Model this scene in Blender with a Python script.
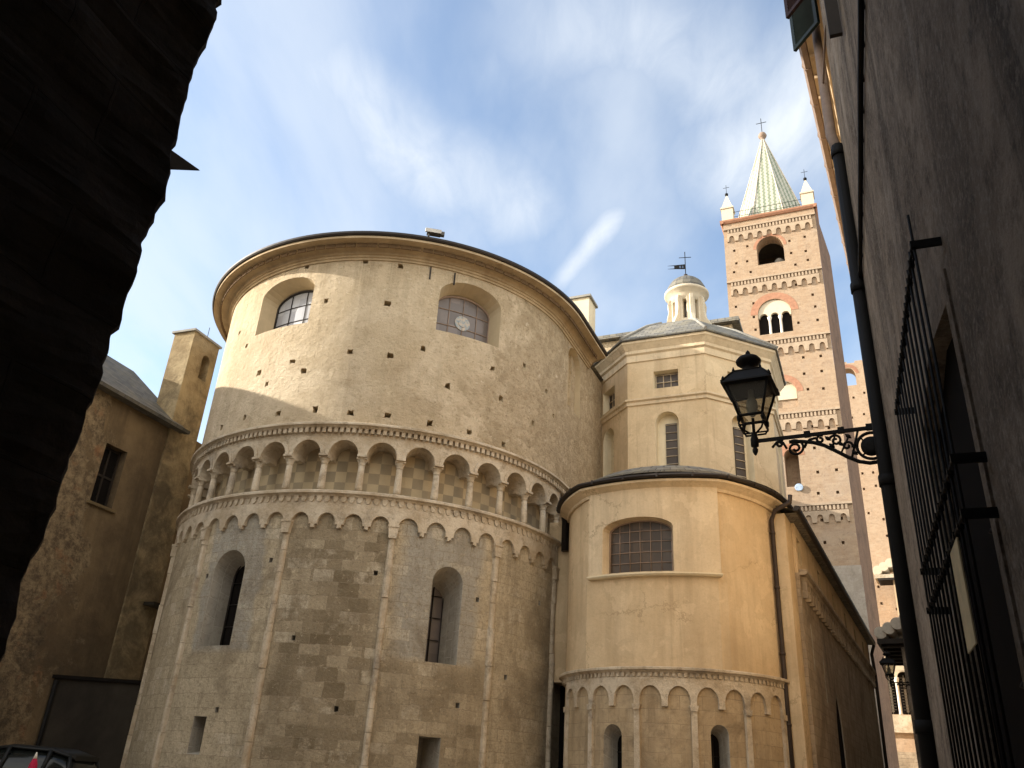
import bpy, bmesh, math, random
from math import sin, cos, radians as R, pi, sqrt, atan2, tan
from mathutils import Vector as V, Matrix
UPZ = V((0, 0, 1))
random.seed(7)
for o in list(bpy.data.objects): bpy.data.objects.remove(o)
S = bpy.context.scene
COL = S.collection

# ------------------------------------------------------------------ camera, sky, sun, exposure
PITCH, ROLL = R(25.93), R(3.64)
cd = bpy.data.cameras.new('camera'); cam = bpy.data.objects.new('camera', cd); COL.objects.link(cam)
cd.sensor_width = 36; cd.lens = 36 * 820 / 1024; cd.clip_start = .05; cd.clip_end = 2000
f_ = V((0, cos(PITCH), sin(PITCH))); up0 = V((0, -sin(PITCH), cos(PITCH))); r0 = V((1, 0, 0))
rt = r0 * cos(ROLL) + up0 * sin(ROLL); up = up0 * cos(ROLL) - r0 * sin(ROLL)
cam.matrix_world = Matrix(((rt.x, up.x, -f_.x, 0), (rt.y, up.y, -f_.y, 0), (rt.z, up.z, -f_.z, 1.6), (0, 0, 0, 1)))
S.camera = cam
SUN_AZ, SUN_EL = R(275), R(21.0)
sd = V((sin(SUN_AZ) * cos(SUN_EL), cos(SUN_AZ) * cos(SUN_EL), sin(SUN_EL)))
ld = bpy.data.lights.new('sun', 'SUN'); ld.energy = 4.0; ld.angle = R(.53); ld.color = (1, .94, .84)
lo = bpy.data.objects.new('sun', ld); COL.objects.link(lo); lo.rotation_euler = (-sd).to_track_quat('-Z', 'Y').to_euler(); lo.location = (-60, 0, 60)
S.view_settings.view_transform = 'Standard'; S.view_settings.look = 'None'
S.view_settings.exposure = 1.28; S.view_settings.gamma = 1
W = bpy.data.worlds.new('World'); S.world = W; W.use_nodes = True
wt = W.node_tree; wt.nodes.clear()
def wn(t, **k):
    n = wt.nodes.new(t)
    for a, b in k.items(): setattr(n, a, b)
    return n
sky = wn('ShaderNodeTexSky', sky_type='NISHITA'); sky.sun_disc = False; sky.sun_elevation = SUN_EL; sky.sun_rotation = SUN_AZ
sky.air_density = 1; sky.dust_density = 1.0; sky.ozone_density = .7
bg = wn('ShaderNodeBackground'); bg.inputs[1].default_value = .135
wo = wn('ShaderNodeOutputWorld')
tc = wn('ShaderNodeTexCoord')
sep = wn('ShaderNodeSeparateXYZ'); wt.links.new(tc.outputs['Generated'], sep.inputs[0])
def wmath(op, a, b=None, clamp=False):
    n = wn('ShaderNodeMath', operation=op); n.use_clamp = clamp
    for i, q in enumerate((a, b)):
        if q is None: continue
        if isinstance(q, (int, float)): n.inputs[i].default_value = q
        else: wt.links.new(q, n.inputs[i])
    return n.outputs[0]
zc = wmath('MAXIMUM', sep.outputs[2], .08)
cx_, cy_ = wmath('DIVIDE', sep.outputs[0], zc), wmath('DIVIDE', sep.outputs[1], zc)    # a flat cloud layer one unit overhead
cmb = wn('ShaderNodeCombineXYZ'); wt.links.new(cx_, cmb.inputs[0]); wt.links.new(cy_, cmb.inputs[1])
mp = wn('ShaderNodeMapping'); mp.inputs['Rotation'].default_value = (0, 0, R(38)); mp.inputs['Scale'].default_value = (1.7, .75, 1); mp.inputs['Location'].default_value = (.35, .1, 0)
wt.links.new(cmb.outputs[0], mp.inputs[0])
n1 = wn('ShaderNodeTexNoise'); n1.inputs['Scale'].default_value = 1.5; n1.inputs['Detail'].default_value = 9; n1.inputs['Roughness'].default_value = .52; n1.inputs['Distortion'].default_value = .25
wt.links.new(mp.outputs[0], n1.inputs['Vector'])
cr = wn('ShaderNodeMapRange'); cr.interpolation_type = 'SMOOTHSTEP'
cr.inputs[1].default_value = .36; cr.inputs[2].default_value = .68; cr.inputs[3].default_value = .05; cr.inputs[4].default_value = .52
wt.links.new(n1.outputs[0], cr.inputs[0])
n2 = wn('ShaderNodeTexNoise'); n2.inputs['Scale'].default_value = 7; n2.inputs['Detail'].default_value = 8; n2.inputs['Roughness'].default_value = .6; n2.inputs['Distortion'].default_value = .5
wt.links.new(mp.outputs[0], n2.inputs['Vector'])
def streak(ax, ay, bx, by, wid, amp):          # a short wisp of cloud lying in the cloud layer between two points of it
    L = sqrt((bx - ax) ** 2 + (by - ay) ** 2); ux, uy = (bx - ax) / L, (by - ay) / L
    dx, dy = wmath('SUBTRACT', cx_, ax), wmath('SUBTRACT', cy_, ay)
    t = wmath('DIVIDE', wmath('ADD', wmath('MULTIPLY', dx, ux), wmath('MULTIPLY', dy, uy)), L)
    s = wmath('ADD', wmath('MULTIPLY', dx, -uy), wmath('MULTIPLY', dy, ux))
    wob = wmath('MULTIPLY', wmath('SUBTRACT', n1.outputs[0], .5), wid * 3.2)
    s = wmath('DIVIDE', wmath('ADD', s, wob), wid)
    g = wmath('POWER', 2.718, wmath('MULTIPLY', wmath('MULTIPLY', s, s), -1))
    e = wmath('POWER', 2.718, wmath('MULTIPLY', wmath('POWER', wmath('ABSOLUTE', wmath('MULTIPLY', wmath('SUBTRACT', t, .5), 2)), 4.0), -1))
    return wmath('MULTIPLY', wmath('MULTIPLY', wmath('MULTIPLY', g, e), amp), wmath('ADD', .3, wmath('MULTIPLY', n2.outputs[0], 1.25)), True)
STREAKS = []
fac = cr.outputs[0]
for a in ((.085, 1.56, .20, 1.24, .034, .85), (-.40, .90, -.10, 1.32, .13, .72), (-.16, 1.08, .04, 1.38, .12, .6), (.60, .80, .33, 1.24, .16, .85), (-.05, .8, .45, .98, .14, .6), (-.6, 1.5, -.35, 1.9, .2, .5)):
    st_ = streak(*a); fac = wmath('MAXIMUM', fac, st_)
mix = wn('ShaderNodeMix', data_type='RGBA')
wt.links.new(sky.outputs[0], mix.inputs['A'])
mix.inputs['B'].default_value = (3.0, 3.2, 3.42, 1)
FACNODE = mix
wt.links.new(fac, mix.inputs['Factor'])
mix2 = wn('ShaderNodeMix', data_type='RGBA'); wt.links.new(mix.outputs['Result'], mix2.inputs['A']); mix2.inputs['B'].default_value = (8.6, 8.1, 7.2, 1)  # warm bright cloud bank, added behind the camera to fill the shaded fronts
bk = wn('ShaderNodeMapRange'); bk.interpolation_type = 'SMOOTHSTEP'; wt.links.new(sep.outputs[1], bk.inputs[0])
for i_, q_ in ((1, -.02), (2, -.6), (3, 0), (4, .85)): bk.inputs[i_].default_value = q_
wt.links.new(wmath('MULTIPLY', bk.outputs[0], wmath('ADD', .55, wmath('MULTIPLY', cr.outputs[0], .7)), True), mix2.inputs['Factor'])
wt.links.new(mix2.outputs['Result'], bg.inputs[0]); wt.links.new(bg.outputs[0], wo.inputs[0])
S.render.engine = 'CYCLES'
S.cycles.max_bounces = 6; S.cycles.diffuse_bounces = 4

# ------------------------------------------------------------------ materials
MATS = {}
class NT:
    def __init__(s, name):
        s.m = bpy.data.materials.new(name); s.m.use_nodes = True; s.t = s.m.node_tree
        s.b = s.t.nodes['Principled BSDF']; s.pos = None
        MATS[name] = s.m
    def n(s, t, ins=None, **k):
        nd = s.t.nodes.new(t)
        for a, b in k.items(): setattr(nd, a, b)
        for a, b in (ins or {}).items():
            if isinstance(b, bpy.types.NodeSocket): s.t.links.new(b, nd.inputs[a])
            else: nd.inputs[a].default_value = b
        return nd
    def P(s):
        if not s.pos: s.pos = s.n('ShaderNodeNewGeometry').outputs['Position']
        return s.pos
    def UV(s): return s.n('ShaderNodeUVMap', uv_map='UV').outputs[0]
    def vec(s, v, sc, rot=(0, 0, 0), loc=(0, 0, 0)):
        return s.n('ShaderNodeMapping', {'Vector': v, 'Scale': sc, 'Rotation': rot, 'Location': loc}).outputs[0]
    def noise(s, scale, detail=6, rough=.6, v=None, dist=0):
        return s.n('ShaderNodeTexNoise', {'Vector': v if v is not None else s.P(), 'Scale': scale, 'Detail': detail, 'Roughness': rough, 'Distortion': dist}).outputs[0]
    def ramp(s, f, a, b, lo=0., hi=1.):
        return s.n('ShaderNodeMapRange', {0: f, 1: a, 2: b, 3: lo, 4: hi}).outputs[0]
    def mix(s, f, a, b, mode='MIX'):
        nd = s.n('ShaderNodeMix', data_type='RGBA', blend_type=mode)
        for k, q in (('Factor', f), ('A', a), ('B', b)):
            if isinstance(q, bpy.types.NodeSocket): s.t.links.new(q, nd.inputs[k])
            else: nd.inputs[k].default_value = q if k == 'Factor' else (*q, 1)
        return nd.outputs['Result']
    def math(s, op, a, b=0.):
        nd = s.n('ShaderNodeMath', operation=op)
        for i, q in enumerate((a, b)):
            if isinstance(q, bpy.types.NodeSocket): s.t.links.new(q, nd.inputs[i])
            else: nd.inputs[i].default_value = q
        return nd.outputs[0]
    def bump(s, h, strength=.4, dist=.02, prev=None):
        ins = {'Height': h, 'Strength': strength, 'Distance': dist}
        if prev is not None: ins['Normal'] = prev
        return s.n('ShaderNodeBump', ins).outputs[0]
    def out(s, col, rough=.9, normal=None, metal=0., spec=.25):
        if isinstance(col, bpy.types.NodeSocket): s.t.links.new(col, s.b.inputs['Base Color'])
        else: s.b.inputs['Base Color'].default_value = (*col, 1)
        if isinstance(rough, bpy.types.NodeSocket): s.t.links.new(rough, s.b.inputs['Roughness'])
        else: s.b.inputs['Roughness'].default_value = rough
        s.b.inputs['Metallic'].default_value = metal; s.b.inputs['Specular IOR Level'].default_value = spec
        if normal is not None: s.t.links.new(normal, s.b.inputs['Normal'])
        return s.m
def plaster(name, c1, c2, dirt=(.25, .2, .14), dirt_amt=.5, bscale=9, bstr=.35, patch=.35, bdist=.03):
    k = NT(name)
    c = k.mix(k.ramp(k.noise(patch, 8, .62, dist=.6), .38, .62), c1, c2)
    c = k.mix(k.ramp(k.noise(2.3, 8, .7), .35, .75, 0, .45), c, tuple(x * .72 for x in c2))
    st = k.noise(1.0, 7, .65, v=k.vec(k.P(), (1.6, 1.6, .16)))
    c = k.mix(k.math('MULTIPLY', k.ramp(st, .5, .78), dirt_amt), c, dirt)
    if 'ochre' in name:                          # patched repairs, hairline cracks and run-off stains
        c = k.mix(k.ramp(k.noise(.8, 5, .6, dist=.3), .565, .58, 0, .30), c, tuple(min(.8, x * 1.12) for x in c1))
        c = k.mix(k.ramp(k.noise(1.3, 6, .65, dist=.4), .59, .60, 0, .28), c, tuple(x * .74 for x in c2))
        cv = k.n('ShaderNodeTexNoise', {'Vector': k.P(), 'Scale': 1.7, 'Detail': 5, 'Roughness': .7}).outputs['Color']
        cv = k.n('ShaderNodeVectorMath', {0: k.n('ShaderNodeVectorMath', {0: cv, 'Scale': .9}, operation='SCALE').outputs[0], 1: k.P()}, operation='ADD').outputs[0]
        ed = k.n('ShaderNodeTexVoronoi', {'Vector': cv, 'Scale': .55}, feature='DISTANCE_TO_EDGE').outputs[0]
        c = k.mix(k.math('MULTIPLY', k.ramp(ed, .004, .012, .6, 0), k.ramp(k.noise(.6, 3, .5), .5, .56)), c, dirt)
        fine = k.noise(1.0, 6, .7, v=k.vec(k.P(), (4.5, 4.5, .22), loc=(3, 1, 0)))
        c = k.mix(k.ramp(fine, .55, .72, 0, .45), c, dirt)
        c = k.mix(k.ramp(k.noise(22, 5, .7), .5, .7, 0, .22), c, dirt)
    n = k.bump(k.noise(bscale, 9, .7), bstr, bdist)
    return k.out(c, .93, n, spec=.12)
def stonework(name, c1, c2, mortar, bw=.72, bh=.36, stain=(.2, .16, .1), stain_amt=.6, pale=None, bstr=.5, zone=None, msize=.008, bias=0.):
    k = NT(name); uv = k.UV()
    wob = k.n('ShaderNodeTexNoise', {'Vector': k.P(), 'Scale': 1.1, 'Detail': 3}).outputs['Color']
    wv = k.n('ShaderNodeVectorMath', {0: wob, 1: (.5, .5, .5)}, operation='SUBTRACT').outputs[0]
    wv = k.n('ShaderNodeVectorMath', {0: wv, 'Scale': .07}, operation='SCALE').outputs[0]
    v = k.n('ShaderNodeVectorMath', {0: uv, 1: wv}, operation='ADD').outputs[0]
    if zone:
        sv = k.n('ShaderNodeSeparateXYZ', {0: v}); zz_ = sv.outputs[1]
        zz_ = k.math('ADD', zz_, k.math('MULTIPLY', k.math('SINE', k.math('MULTIPLY', zz_, 2.9)), .07))
        chip = k.n('ShaderNodeTexNoise', {'Vector': k.P(), 'Scale': 6., 'Detail': 5, 'Roughness': .7}).outputs['Color']
        chip = k.n('ShaderNodeVectorMath', {0: k.n('ShaderNodeVectorMath', {0: chip, 1: (.5, .5, .5)}, operation='SUBTRACT').outputs[0], 'Scale': .09}, operation='SCALE').outputs[0]
        v = k.n('ShaderNodeVectorMath', {0: k.n('ShaderNodeCombineXYZ', {0: sv.outputs[0], 1: zz_}).outputs[0], 1: chip}, operation='ADD').outputs[0]
    br = k.n('ShaderNodeTexBrick', {'Vector': v, 'Color1': (0, 0, 0, 1), 'Color2': (1, 1, 1, 1), 'Mortar': (.5, .5, .5, 1), 'Scale': 1, 'Mortar Size': msize, 'Mortar Smooth': .35, 'Bias': bias, 'Brick Width': bw, 'Row Height': bh}, offset=.43)
    br2 = k.n('ShaderNodeTexBrick', {'Vector': k.vec(v, (1, 1, 1), loc=(bw * 17.3, bh * 9, 0)), 'Color1': (0, 0, 0, 1), 'Color2': (1, 1, 1, 1), 'Mortar': (.5, .5, .5, 1), 'Scale': 1, 'Mortar Size': 0., 'Bias': 0., 'Brick Width': bw, 'Row Height': bh}, offset=.43)
    tint = k.math('MULTIPLY', k.math('ADD', k.math('MULTIPLY', br.outputs['Color'], .6), k.math('MULTIPLY', k.noise(2.6, 7, .72), 1.4)), .5)
    c = k.mix(k.ramp(tint, .2, .8), c1, c2)
    if zone: c = zone(k, c, br.outputs['Color'])
    if pale: c = k.mix(k.ramp(k.math('ADD', br2.outputs['Color'], k.math('MULTIPLY', k.math('SUBTRACT', k.noise(4, 6, .7), .5), .8)), .84, .98, 0, .55), c, pale)
    s1 = k.ramp(k.noise(.55, 8, .65, dist=.8), .5, .66)
    s2 = k.ramp(k.noise(1.2, 7, .7, v=k.vec(k.P(), (1.5, 1.5, .22))), .5, .72)
    c = k.mix(k.math('MULTIPLY', k.math('MAXIMUM', s1, s2), stain_amt), c, stain)
    c = k.mix(k.ramp(k.noise(9, 8, .75), .52, .66, 0, .65), c, tuple(x * .5 for x in c2))
    c = k.mix(k.ramp(k.noise(3.7, 7, .72, dist=.4), .58, .68, 0, .5), c, tuple(min(.7, x * 1.15) for x in c2))
    c = k.mix(k.ramp(k.noise(2.1, 8, .75, dist=.7), .55, .68, 0, .55), c, tuple(x * .55 for x in c1))
    if zone:
        c = k.mix(k.ramp(k.noise(17, 6, .78), .52, .66, 0, .6), c, tuple(x * .42 for x in c1))
        c = k.mix(k.ramp(k.noise(5.5, 8, .8, dist=.3), .57, .66, 0, .5), c, (.13, .095, .06))
        c = k.mix(k.ramp(k.noise(12, 6, .75), .6, .68, 0, .5), c, (.68, .585, .44))
    c = k.mix(k.math('MULTIPLY', br.outputs['Fac'], k.ramp(k.noise(1.6, 5, .7), .4, .6, .25, .9)), c, mortar)
    n = k.bump(k.math('SUBTRACT', 1., br.outputs['Fac']), bstr, .025)
    n = k.bump(k.noise(11, 9, .72), .9 if zone else .5, .05 if zone else .03, n)
    return k.out(c, .93, n, spec=.12)
def plain(name, c, rough=.7, metal=0., var=.25, scale=6, bstr=.1, spec=.3):
    k = NT(name)
    cc = k.mix(k.ramp(k.noise(scale, 6, .65), .35, .7), c, tuple(x * (1 - var) for x in c))
    return k.out(cc, rough, k.bump(k.noise(scale * 6, 5, .7), bstr, .01), metal, spec)

def drum():
    k = NT('drum plaster'); uv = k.UV(); sx = k.n('ShaderNodeSeparateXYZ', {0: uv}); x, z = sx.outputs[0], sx.outputs[1]
    c = k.mix(k.ramp(k.noise(.45, 8, .66, dist=.6), .38, .62), (.70, .575, .405), (.575, .455, .30))
    c = k.mix(k.ramp(k.noise(2.0, 8, .72), .45, .72, 0, .6), c, (.45, .345, .22))
    c = k.mix(k.ramp(k.noise(6.5, 6, .7), .6, .72, 0, .55), c, (.33, .235, .13))
    c = k.mix(k.ramp(k.noise(3.1, 5, .7), .62, .7, 0, .5), c, (.78, .66, .46))
    wv = k.n('ShaderNodeTexNoise', {'Vector': k.P(), 'Scale': 2.0, 'Detail': 4}).outputs['Color']
    v = k.n('ShaderNodeVectorMath', {0: uv, 1: k.n('ShaderNodeVectorMath', {0: wv, 'Scale': .7}, operation='SCALE').outputs[0]}, operation='ADD').outputs[0]
    vo = k.n('ShaderNodeTexVoronoi', {'Vector': k.vec(v, (2.6, 4.2, 1)), 'Scale': 1.}, feature='F1')
    edge = k.n('ShaderNodeTexVoronoi', {'Vector': k.vec(v, (2.6, 4.2, 1)), 'Scale': 1.}, feature='DISTANCE_TO_EDGE').outputs[0]
    rub = k.mix(k.noise(1.3, 3, .5, v=vo.outputs['Color']), (.68, .54, .36), (.31, .23, .14))
    rub = k.mix(k.ramp(edge, 0, .07, .3, 0), rub, (.36, .265, .16))
    m = k.math('ADD', k.noise(.9, 8, .7, dist=.5), k.ramp(x, 1.0, 6.0, -.08, .24))
    m = k.math('ADD', m, k.ramp(z, 14.5, 10.5, -.06, .05)); m = k.ramp(m, .52, .62)
    c = k.mix(k.math('MULTIPLY', m, .8), c, rub)
    pit = k.math('ADD', k.noise(9, 7, .8), k.ramp(x, -2.0, 5.5, -.07, .04))
    c = k.mix(k.ramp(pit, .56, .66, 0, .75), c, (.25, .18, .105))
    big = k.math('ADD', k.noise(2.7, 6, .75, dist=.4), k.ramp(x, -1.0, 6.0, -.07, .05))
    c = k.mix(k.ramp(big, .58, .62, 0, .45), c, (.33, .24, .14))
    c = k.mix(k.ramp(k.noise(4.3, 5, .7), .63, .67, 0, .6), c, (.78, .68, .51))
    st = k.noise(1.0, 7, .65, v=k.vec(k.P(), (1.6, 1.6, .14)))
    c = k.mix(k.ramp(st, .52, .78, 0, .5), c, (.31, .235, .14))
    drip = k.math('MULTIPLY', k.ramp(k.noise(1.0, 6, .7, v=k.vec(k.P(), (3.2, 3.2, .12), loc=(2, 5, 0))), .5, .66), k.ramp(z, 13.6, 15.1))
    c = k.mix(k.math('MULTIPLY', drip, .5), c, (.27, .2, .12))
    n = k.bump(k.math('MULTIPLY', k.math('MINIMUM', edge, .12), m), .35, .2)
    n = k.bump(k.noise(6.5, 10, .75), 1., .11, n)
    k.out(c, .95, n, spec=.08)
drum()
plaster('reveal plaster', (.58, .47, .31), (.50, .40, .26), dirt_amt=.3)
plaster('ochre plaster', (.70, .55, .355), (.61, .46, .28), dirt=(.36, .26, .155), dirt_amt=.6, bscale=12, bstr=.3, patch=.55)
plaster('ochre trim', (.72, .585, .40), (.65, .51, .33), dirt=(.33, .25, .16), dirt_amt=.65, bscale=12, bstr=.25)
plaster('cream plaster', (.80, .70, .50), (.74, .62, .42), dirt_amt=.25, bscale=16, bstr=.1)
plaster('cornice plaster', (.54, .42, .27), (.42, .32, .20), dirt=(.2, .14, .08), dirt_amt=.6, bscale=10, bstr=.3, patch=.8)
def alley():
    k = NT('alley plaster')
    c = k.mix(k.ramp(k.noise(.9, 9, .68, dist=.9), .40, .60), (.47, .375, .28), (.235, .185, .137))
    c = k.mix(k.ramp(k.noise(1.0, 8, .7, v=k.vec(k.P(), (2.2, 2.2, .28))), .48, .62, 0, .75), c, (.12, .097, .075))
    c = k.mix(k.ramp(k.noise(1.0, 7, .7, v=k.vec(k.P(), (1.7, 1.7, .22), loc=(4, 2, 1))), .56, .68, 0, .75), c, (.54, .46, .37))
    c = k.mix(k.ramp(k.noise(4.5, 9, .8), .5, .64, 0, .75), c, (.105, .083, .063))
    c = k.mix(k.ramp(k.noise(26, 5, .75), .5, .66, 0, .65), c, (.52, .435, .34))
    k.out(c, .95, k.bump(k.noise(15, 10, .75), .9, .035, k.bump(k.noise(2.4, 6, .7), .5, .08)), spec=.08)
alley()
def oldrender():
    k = NT('old ochre render'); uv = k.UV(); sx = k.n('ShaderNodeSeparateXYZ', {0: uv}); x, z = sx.outputs[0], sx.outputs[1]
    wv = k.n('ShaderNodeTexNoise', {'Vector': k.P(), 'Scale': 2.2, 'Detail': 4}).outputs['Color']
    v = k.n('ShaderNodeVectorMath', {0: uv, 1: k.n('ShaderNodeVectorMath', {0: wv, 'Scale': .6}, operation='SCALE').outputs[0]}, operation='ADD').outputs[0]
    vo = k.n('ShaderNodeTexVoronoi', {'Vector': k.vec(v, (3.2, 5.2, 1)), 'Scale': 1.}, feature='F1')
    edge = k.n('ShaderNodeTexVoronoi', {'Vector': k.vec(v, (3.2, 5.2, 1)), 'Scale': 1.}, feature='DISTANCE_TO_EDGE').outputs[0]
    rub = k.mix(k.ramp(k.noise(4.2, 8, .8), .4, .6), (.28, .21, .125), (.10, .073, .047))
    rub = k.mix(k.ramp(edge, 0, .09, .18, 0), rub, (.06, .045, .03))
    rub = k.mix(k.ramp(k.noise(1.7, 5, .6), .55, .7, 0, .7), rub, (.26, .125, .06))
    ren = k.mix(k.ramp(k.noise(.8, 8, .65), .35, .65), (.21, .15, .085), (.12, .085, .05))
    ren = k.mix(k.ramp(k.noise(1.1, 7, .65, v=k.vec(k.P(), (1.3, 1.3, .2))), .5, .75, 0, .7), ren, (.06, .045, .03))
    m = k.math('ADD', k.noise(.75, 8, .68, dist=.5), k.ramp(x, -4.2, -1.2, .2, -.16))
    m = k.ramp(m, .5, .55)
    low = k.math('MULTIPLY', k.ramp(z, 6.6, 4.8), k.ramp(k.noise(.7, 6, .6), .4, .6))
    c = k.mix(m, ren, rub); c = k.mix(k.math('MULTIPLY', low, .6), c, (.05, .04, .03))
    h = k.math('MULTIPLY', k.math('MINIMUM', edge, .15), m)
    n = k.bump(h, .25, .25); n = k.bump(k.noise(9, 9, .72), .6, .04, n)
    k.out(c, .95, n, spec=.1)
oldrender()
def turret():
    k = NT('turret render'); sx = k.n('ShaderNodeSeparateXYZ', {0: k.P()})
    c = k.mix(k.ramp(k.noise(1.1, 8, .68), .4, .6), (.40, .31, .18), (.25, .185, .105))
    m = k.math('ADD', k.noise(1.3, 8, .72, dist=.6), k.ramp(sx.outputs[2], 14.5, 9.5, -.08, .10))
    c = k.mix(k.ramp(m, .46, .66, 0, .7), c, (.085, .068, .045))
    k.out(c, .95, k.bump(k.noise(7, 9, .75), .8, .06), spec=.08)
turret()
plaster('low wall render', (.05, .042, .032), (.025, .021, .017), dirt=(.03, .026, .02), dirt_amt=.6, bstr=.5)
plaster('town plaster', (.62, .47, .30), (.55, .40, .24), dirt_amt=.4)
def palestone():
    k = NT('pale stone')
    c = k.mix(k.ramp(k.noise(1.3, 6, .7), .38, .62), (.64, .55, .42), (.46, .365, .25))
    c = k.mix(k.ramp(k.noise(3.3, 8, .75, dist=.5), .52, .66, 0, .7), c, (.27, .21, .14))
    c = k.mix(k.ramp(k.noise(.8, 7, .7, dist=.8), .56, .66, 0, .6), c, (.24, .205, .165))
    c = k.mix(k.ramp(k.noise(12, 6, .7), .55, .7, 0, .45), c, (.70, .62, .5))
    k.out(c, .95, k.bump(k.noise(10, 9, .75), .8, .05), spec=.08)
palestone()
plain('corbel stone', (.45, .345, .245), .95, var=.3, scale=3, bstr=.3, spec=.08)
plain('grey stone', (.34, .32, .28), .9, var=.35, scale=3, bstr=.4, spec=.12)
plain('white marble', (.75, .68, .58), .7, var=.12)
plain('white stucco', (.64, .55, .41), .9, var=.12, spec=.1)
plain('cornice tile', (.16, .10, .05), .9, var=.4)
plain('dark metal', (.035, .028, .024), .5, .3, bstr=.1)
plain('wrought iron', (.009, .008, .007), .7, .0, var=.3, bstr=.25, spec=.2)
plain('copper pipe', (.055, .04, .032), .5, .3)
plain('worn pipe', (.30, .215, .16), .7, .0)
plain('roof lead', (.10, .095, .09), .7)
plain('galvanised metal', (.62, .64, .64), .35, .7)
plain('white paint', (.8, .8, .78), .4)
plain('dark wood', (.03, .022, .016), .7)
plain('green shutter paint', (.018, .035, .03), .6)
plain('dark reddish wood', (.035, .014, .014), .7)
plain('void', (.012, .010, .009), .95, spec=.05)
plain('shade black', (.012, .010, .009), .95, spec=.05)
plain('lamp glass', (.62, .60, .5), .2)
plain('car paint', (.008, .009, .009), .5, spec=.25, bstr=0)
plain('car glass', (.012, .014, .013), .12, spec=.3, bstr=0)
plain('tyre rubber', (.015, .015, .015), .85)
plain('tail lamp', (.35, .02, .02), .2)
plain('red cloth', (.55, .02, .07), .85, var=.4)
plain('yellowed paper', (.86, .70, .40), .8, var=.25, scale=9)
plain('blue grey plate', (.45, .56, .72), .6, var=.5, scale=8)
plain('ridge mortar', (.62, .55, .45), .95)
def glassm(name, c1, c2, sc, rough=.2, spec=.5):
    k = NT(name)
    b = k.n('ShaderNodeTexBrick', {'Vector': k.UV(), 'Color1': (*c1, 1), 'Color2': (*c2, 1), 'Mortar': (*c1, 1), 'Scale': 1, 'Mortar Size': 0., 'Brick Width': sc[0], 'Row Height': sc[1]}, offset=0.)
    return k.out(k.mix(k.ramp(k.noise(5, 5, .6), .4, .7, 0, .4), b.outputs['Color'], c1), rough, k.bump(k.noise(3, 2, .5), .15, .02), 0, spec)
glassm('dusty leaded glass', (.12, .10, .09), (.20, .165, .15), (.31, .37), .28)
glassm('sunlit leaded glass', (.32, .32, .34), (.5, .5, .5), (.34, .4), .3)  # whitish base colour stands in for sun on this pane
glassm('chapel glass', (.055, .042, .032), (.10, .075, .055), (.27, .27), .4, .3)
def roundel():
    k = NT('stained roundel'); k.out(k.mix(k.ramp(k.noise(14, 3, .5), .4, .6), (.25, .3, .33), (.5, .42, .33)), .3)
roundel()
# lower apse masonry: bays differ in their stone as they do in the photograph (x of the uv is metres round the drum)
def zone(k, c, rnd):
    sx = k.n('ShaderNodeSeparateXYZ', {0: k.UV()})
    x, z = sx.outputs[0], sx.outputs[1]
    wob = k.math('MULTIPLY', k.math('SUBTRACT', k.noise(.8, 4, .6), .5), .9)
    x = k.math('ADD', x, wob)
    brown = k.math('MULTIPLY', k.ramp(x, -1.7, -1.2), k.ramp(x, 1.3, 0.9))                 # the bay with no window: dark brown rubble
    b2 = k.math('MULTIPLY', k.math('MULTIPLY', k.ramp(x, .9, 1.2), k.ramp(x, 4.1, 3.8)), k.ramp(z, 4.2, 3.9))
    f = k.math('MULTIPLY', k.math('MAXIMUM', brown, k.math('MULTIPLY', b2, .7)), k.ramp(k.math('ADD', rnd, k.math('MULTIPLY', k.noise(1.2, 6, .7), 1.2)), .35, 1.5, 1., .35))
    c = k.mix(f, c, (.165, .125, .075))
    g1 = k.math('MULTIPLY', k.math('MULTIPLY', k.ramp(x, -4.0, -3.85), k.ramp(x, -1.95, -2.1)), k.ramp(z, 4.0, 4.15))
    g2 = k.math('MULTIPLY', k.math('MULTIPLY', k.ramp(x, 1.35, 1.6), k.ramp(x, 3.75, 3.5)), k.ramp(z, 4.05, 4.2))
    c = k.mix(k.math('MULTIPLY', k.math('MAXIMUM', g1, g2), .8), c, (.36, .34, .295))
    return c
stonework('apse ashlar', (.43, .35, .235), (.60, .50, .35), (.28, .225, .155), .5, .285, stain=(.17, .13, .08), stain_amt=.6, pale=(.66, .575, .44), zone=zone, bstr=.45)
stonework('reveal ashlar', (.36, .33, .28), (.46, .42, .35), (.55, .5, .42), .45, .3, stain_amt=.25)
stonework('chapel ashlar', (.38, .28, .165), (.52, .405, .26), (.26, .2, .13), .5, .3, stain=(.16, .115, .07), stain_amt=.7, bstr=.4)
stonework('aisle rubble', (.34, .27, .19), (.50, .41, .30), (.24, .19, .13), .45, .22, stain=(.14, .105, .07), stain_amt=.6, bstr=.8)
stonework('tower brick', (.32, .215, .138), (.455, .335, .225), (.38, .295, .21), .46, .15, stain=(.39, .315, .245), stain_amt=.45, bstr=.25, msize=.012)
stonework('tower shaded brick', (.19, .115, .078), (.27, .17, .112), (.2, .145, .105), .3, .085, stain=(.07, .05, .04), stain_amt=.6, bstr=.3)  # brick darkened in colour for the shade on the tower's right side
stonework('tower base stone', (.36, .31, .26), (.46, .40, .33), (.3, .25, .2), .7, .35, stain_amt=.4)
stonework('loggia brick', (.43, .295, .19), (.55, .415, .29), (.48, .385, .29), .3, .085, stain=(.40, .26, .165), stain_amt=.45, bstr=.2)
stonework('house rubble', (.20, .145, .075), (.30, .22, .11), (.13, .1, .06), .4, .22, stain=(.06, .045, .03), stain_amt=.75, bstr=.9)
stonework('pier stone', (.022, .018, .015), (.05, .04, .031), (.03, .025, .02), .6, .3, stain=(.02, .016, .013), stain_amt=.7, bstr=1.)
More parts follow.
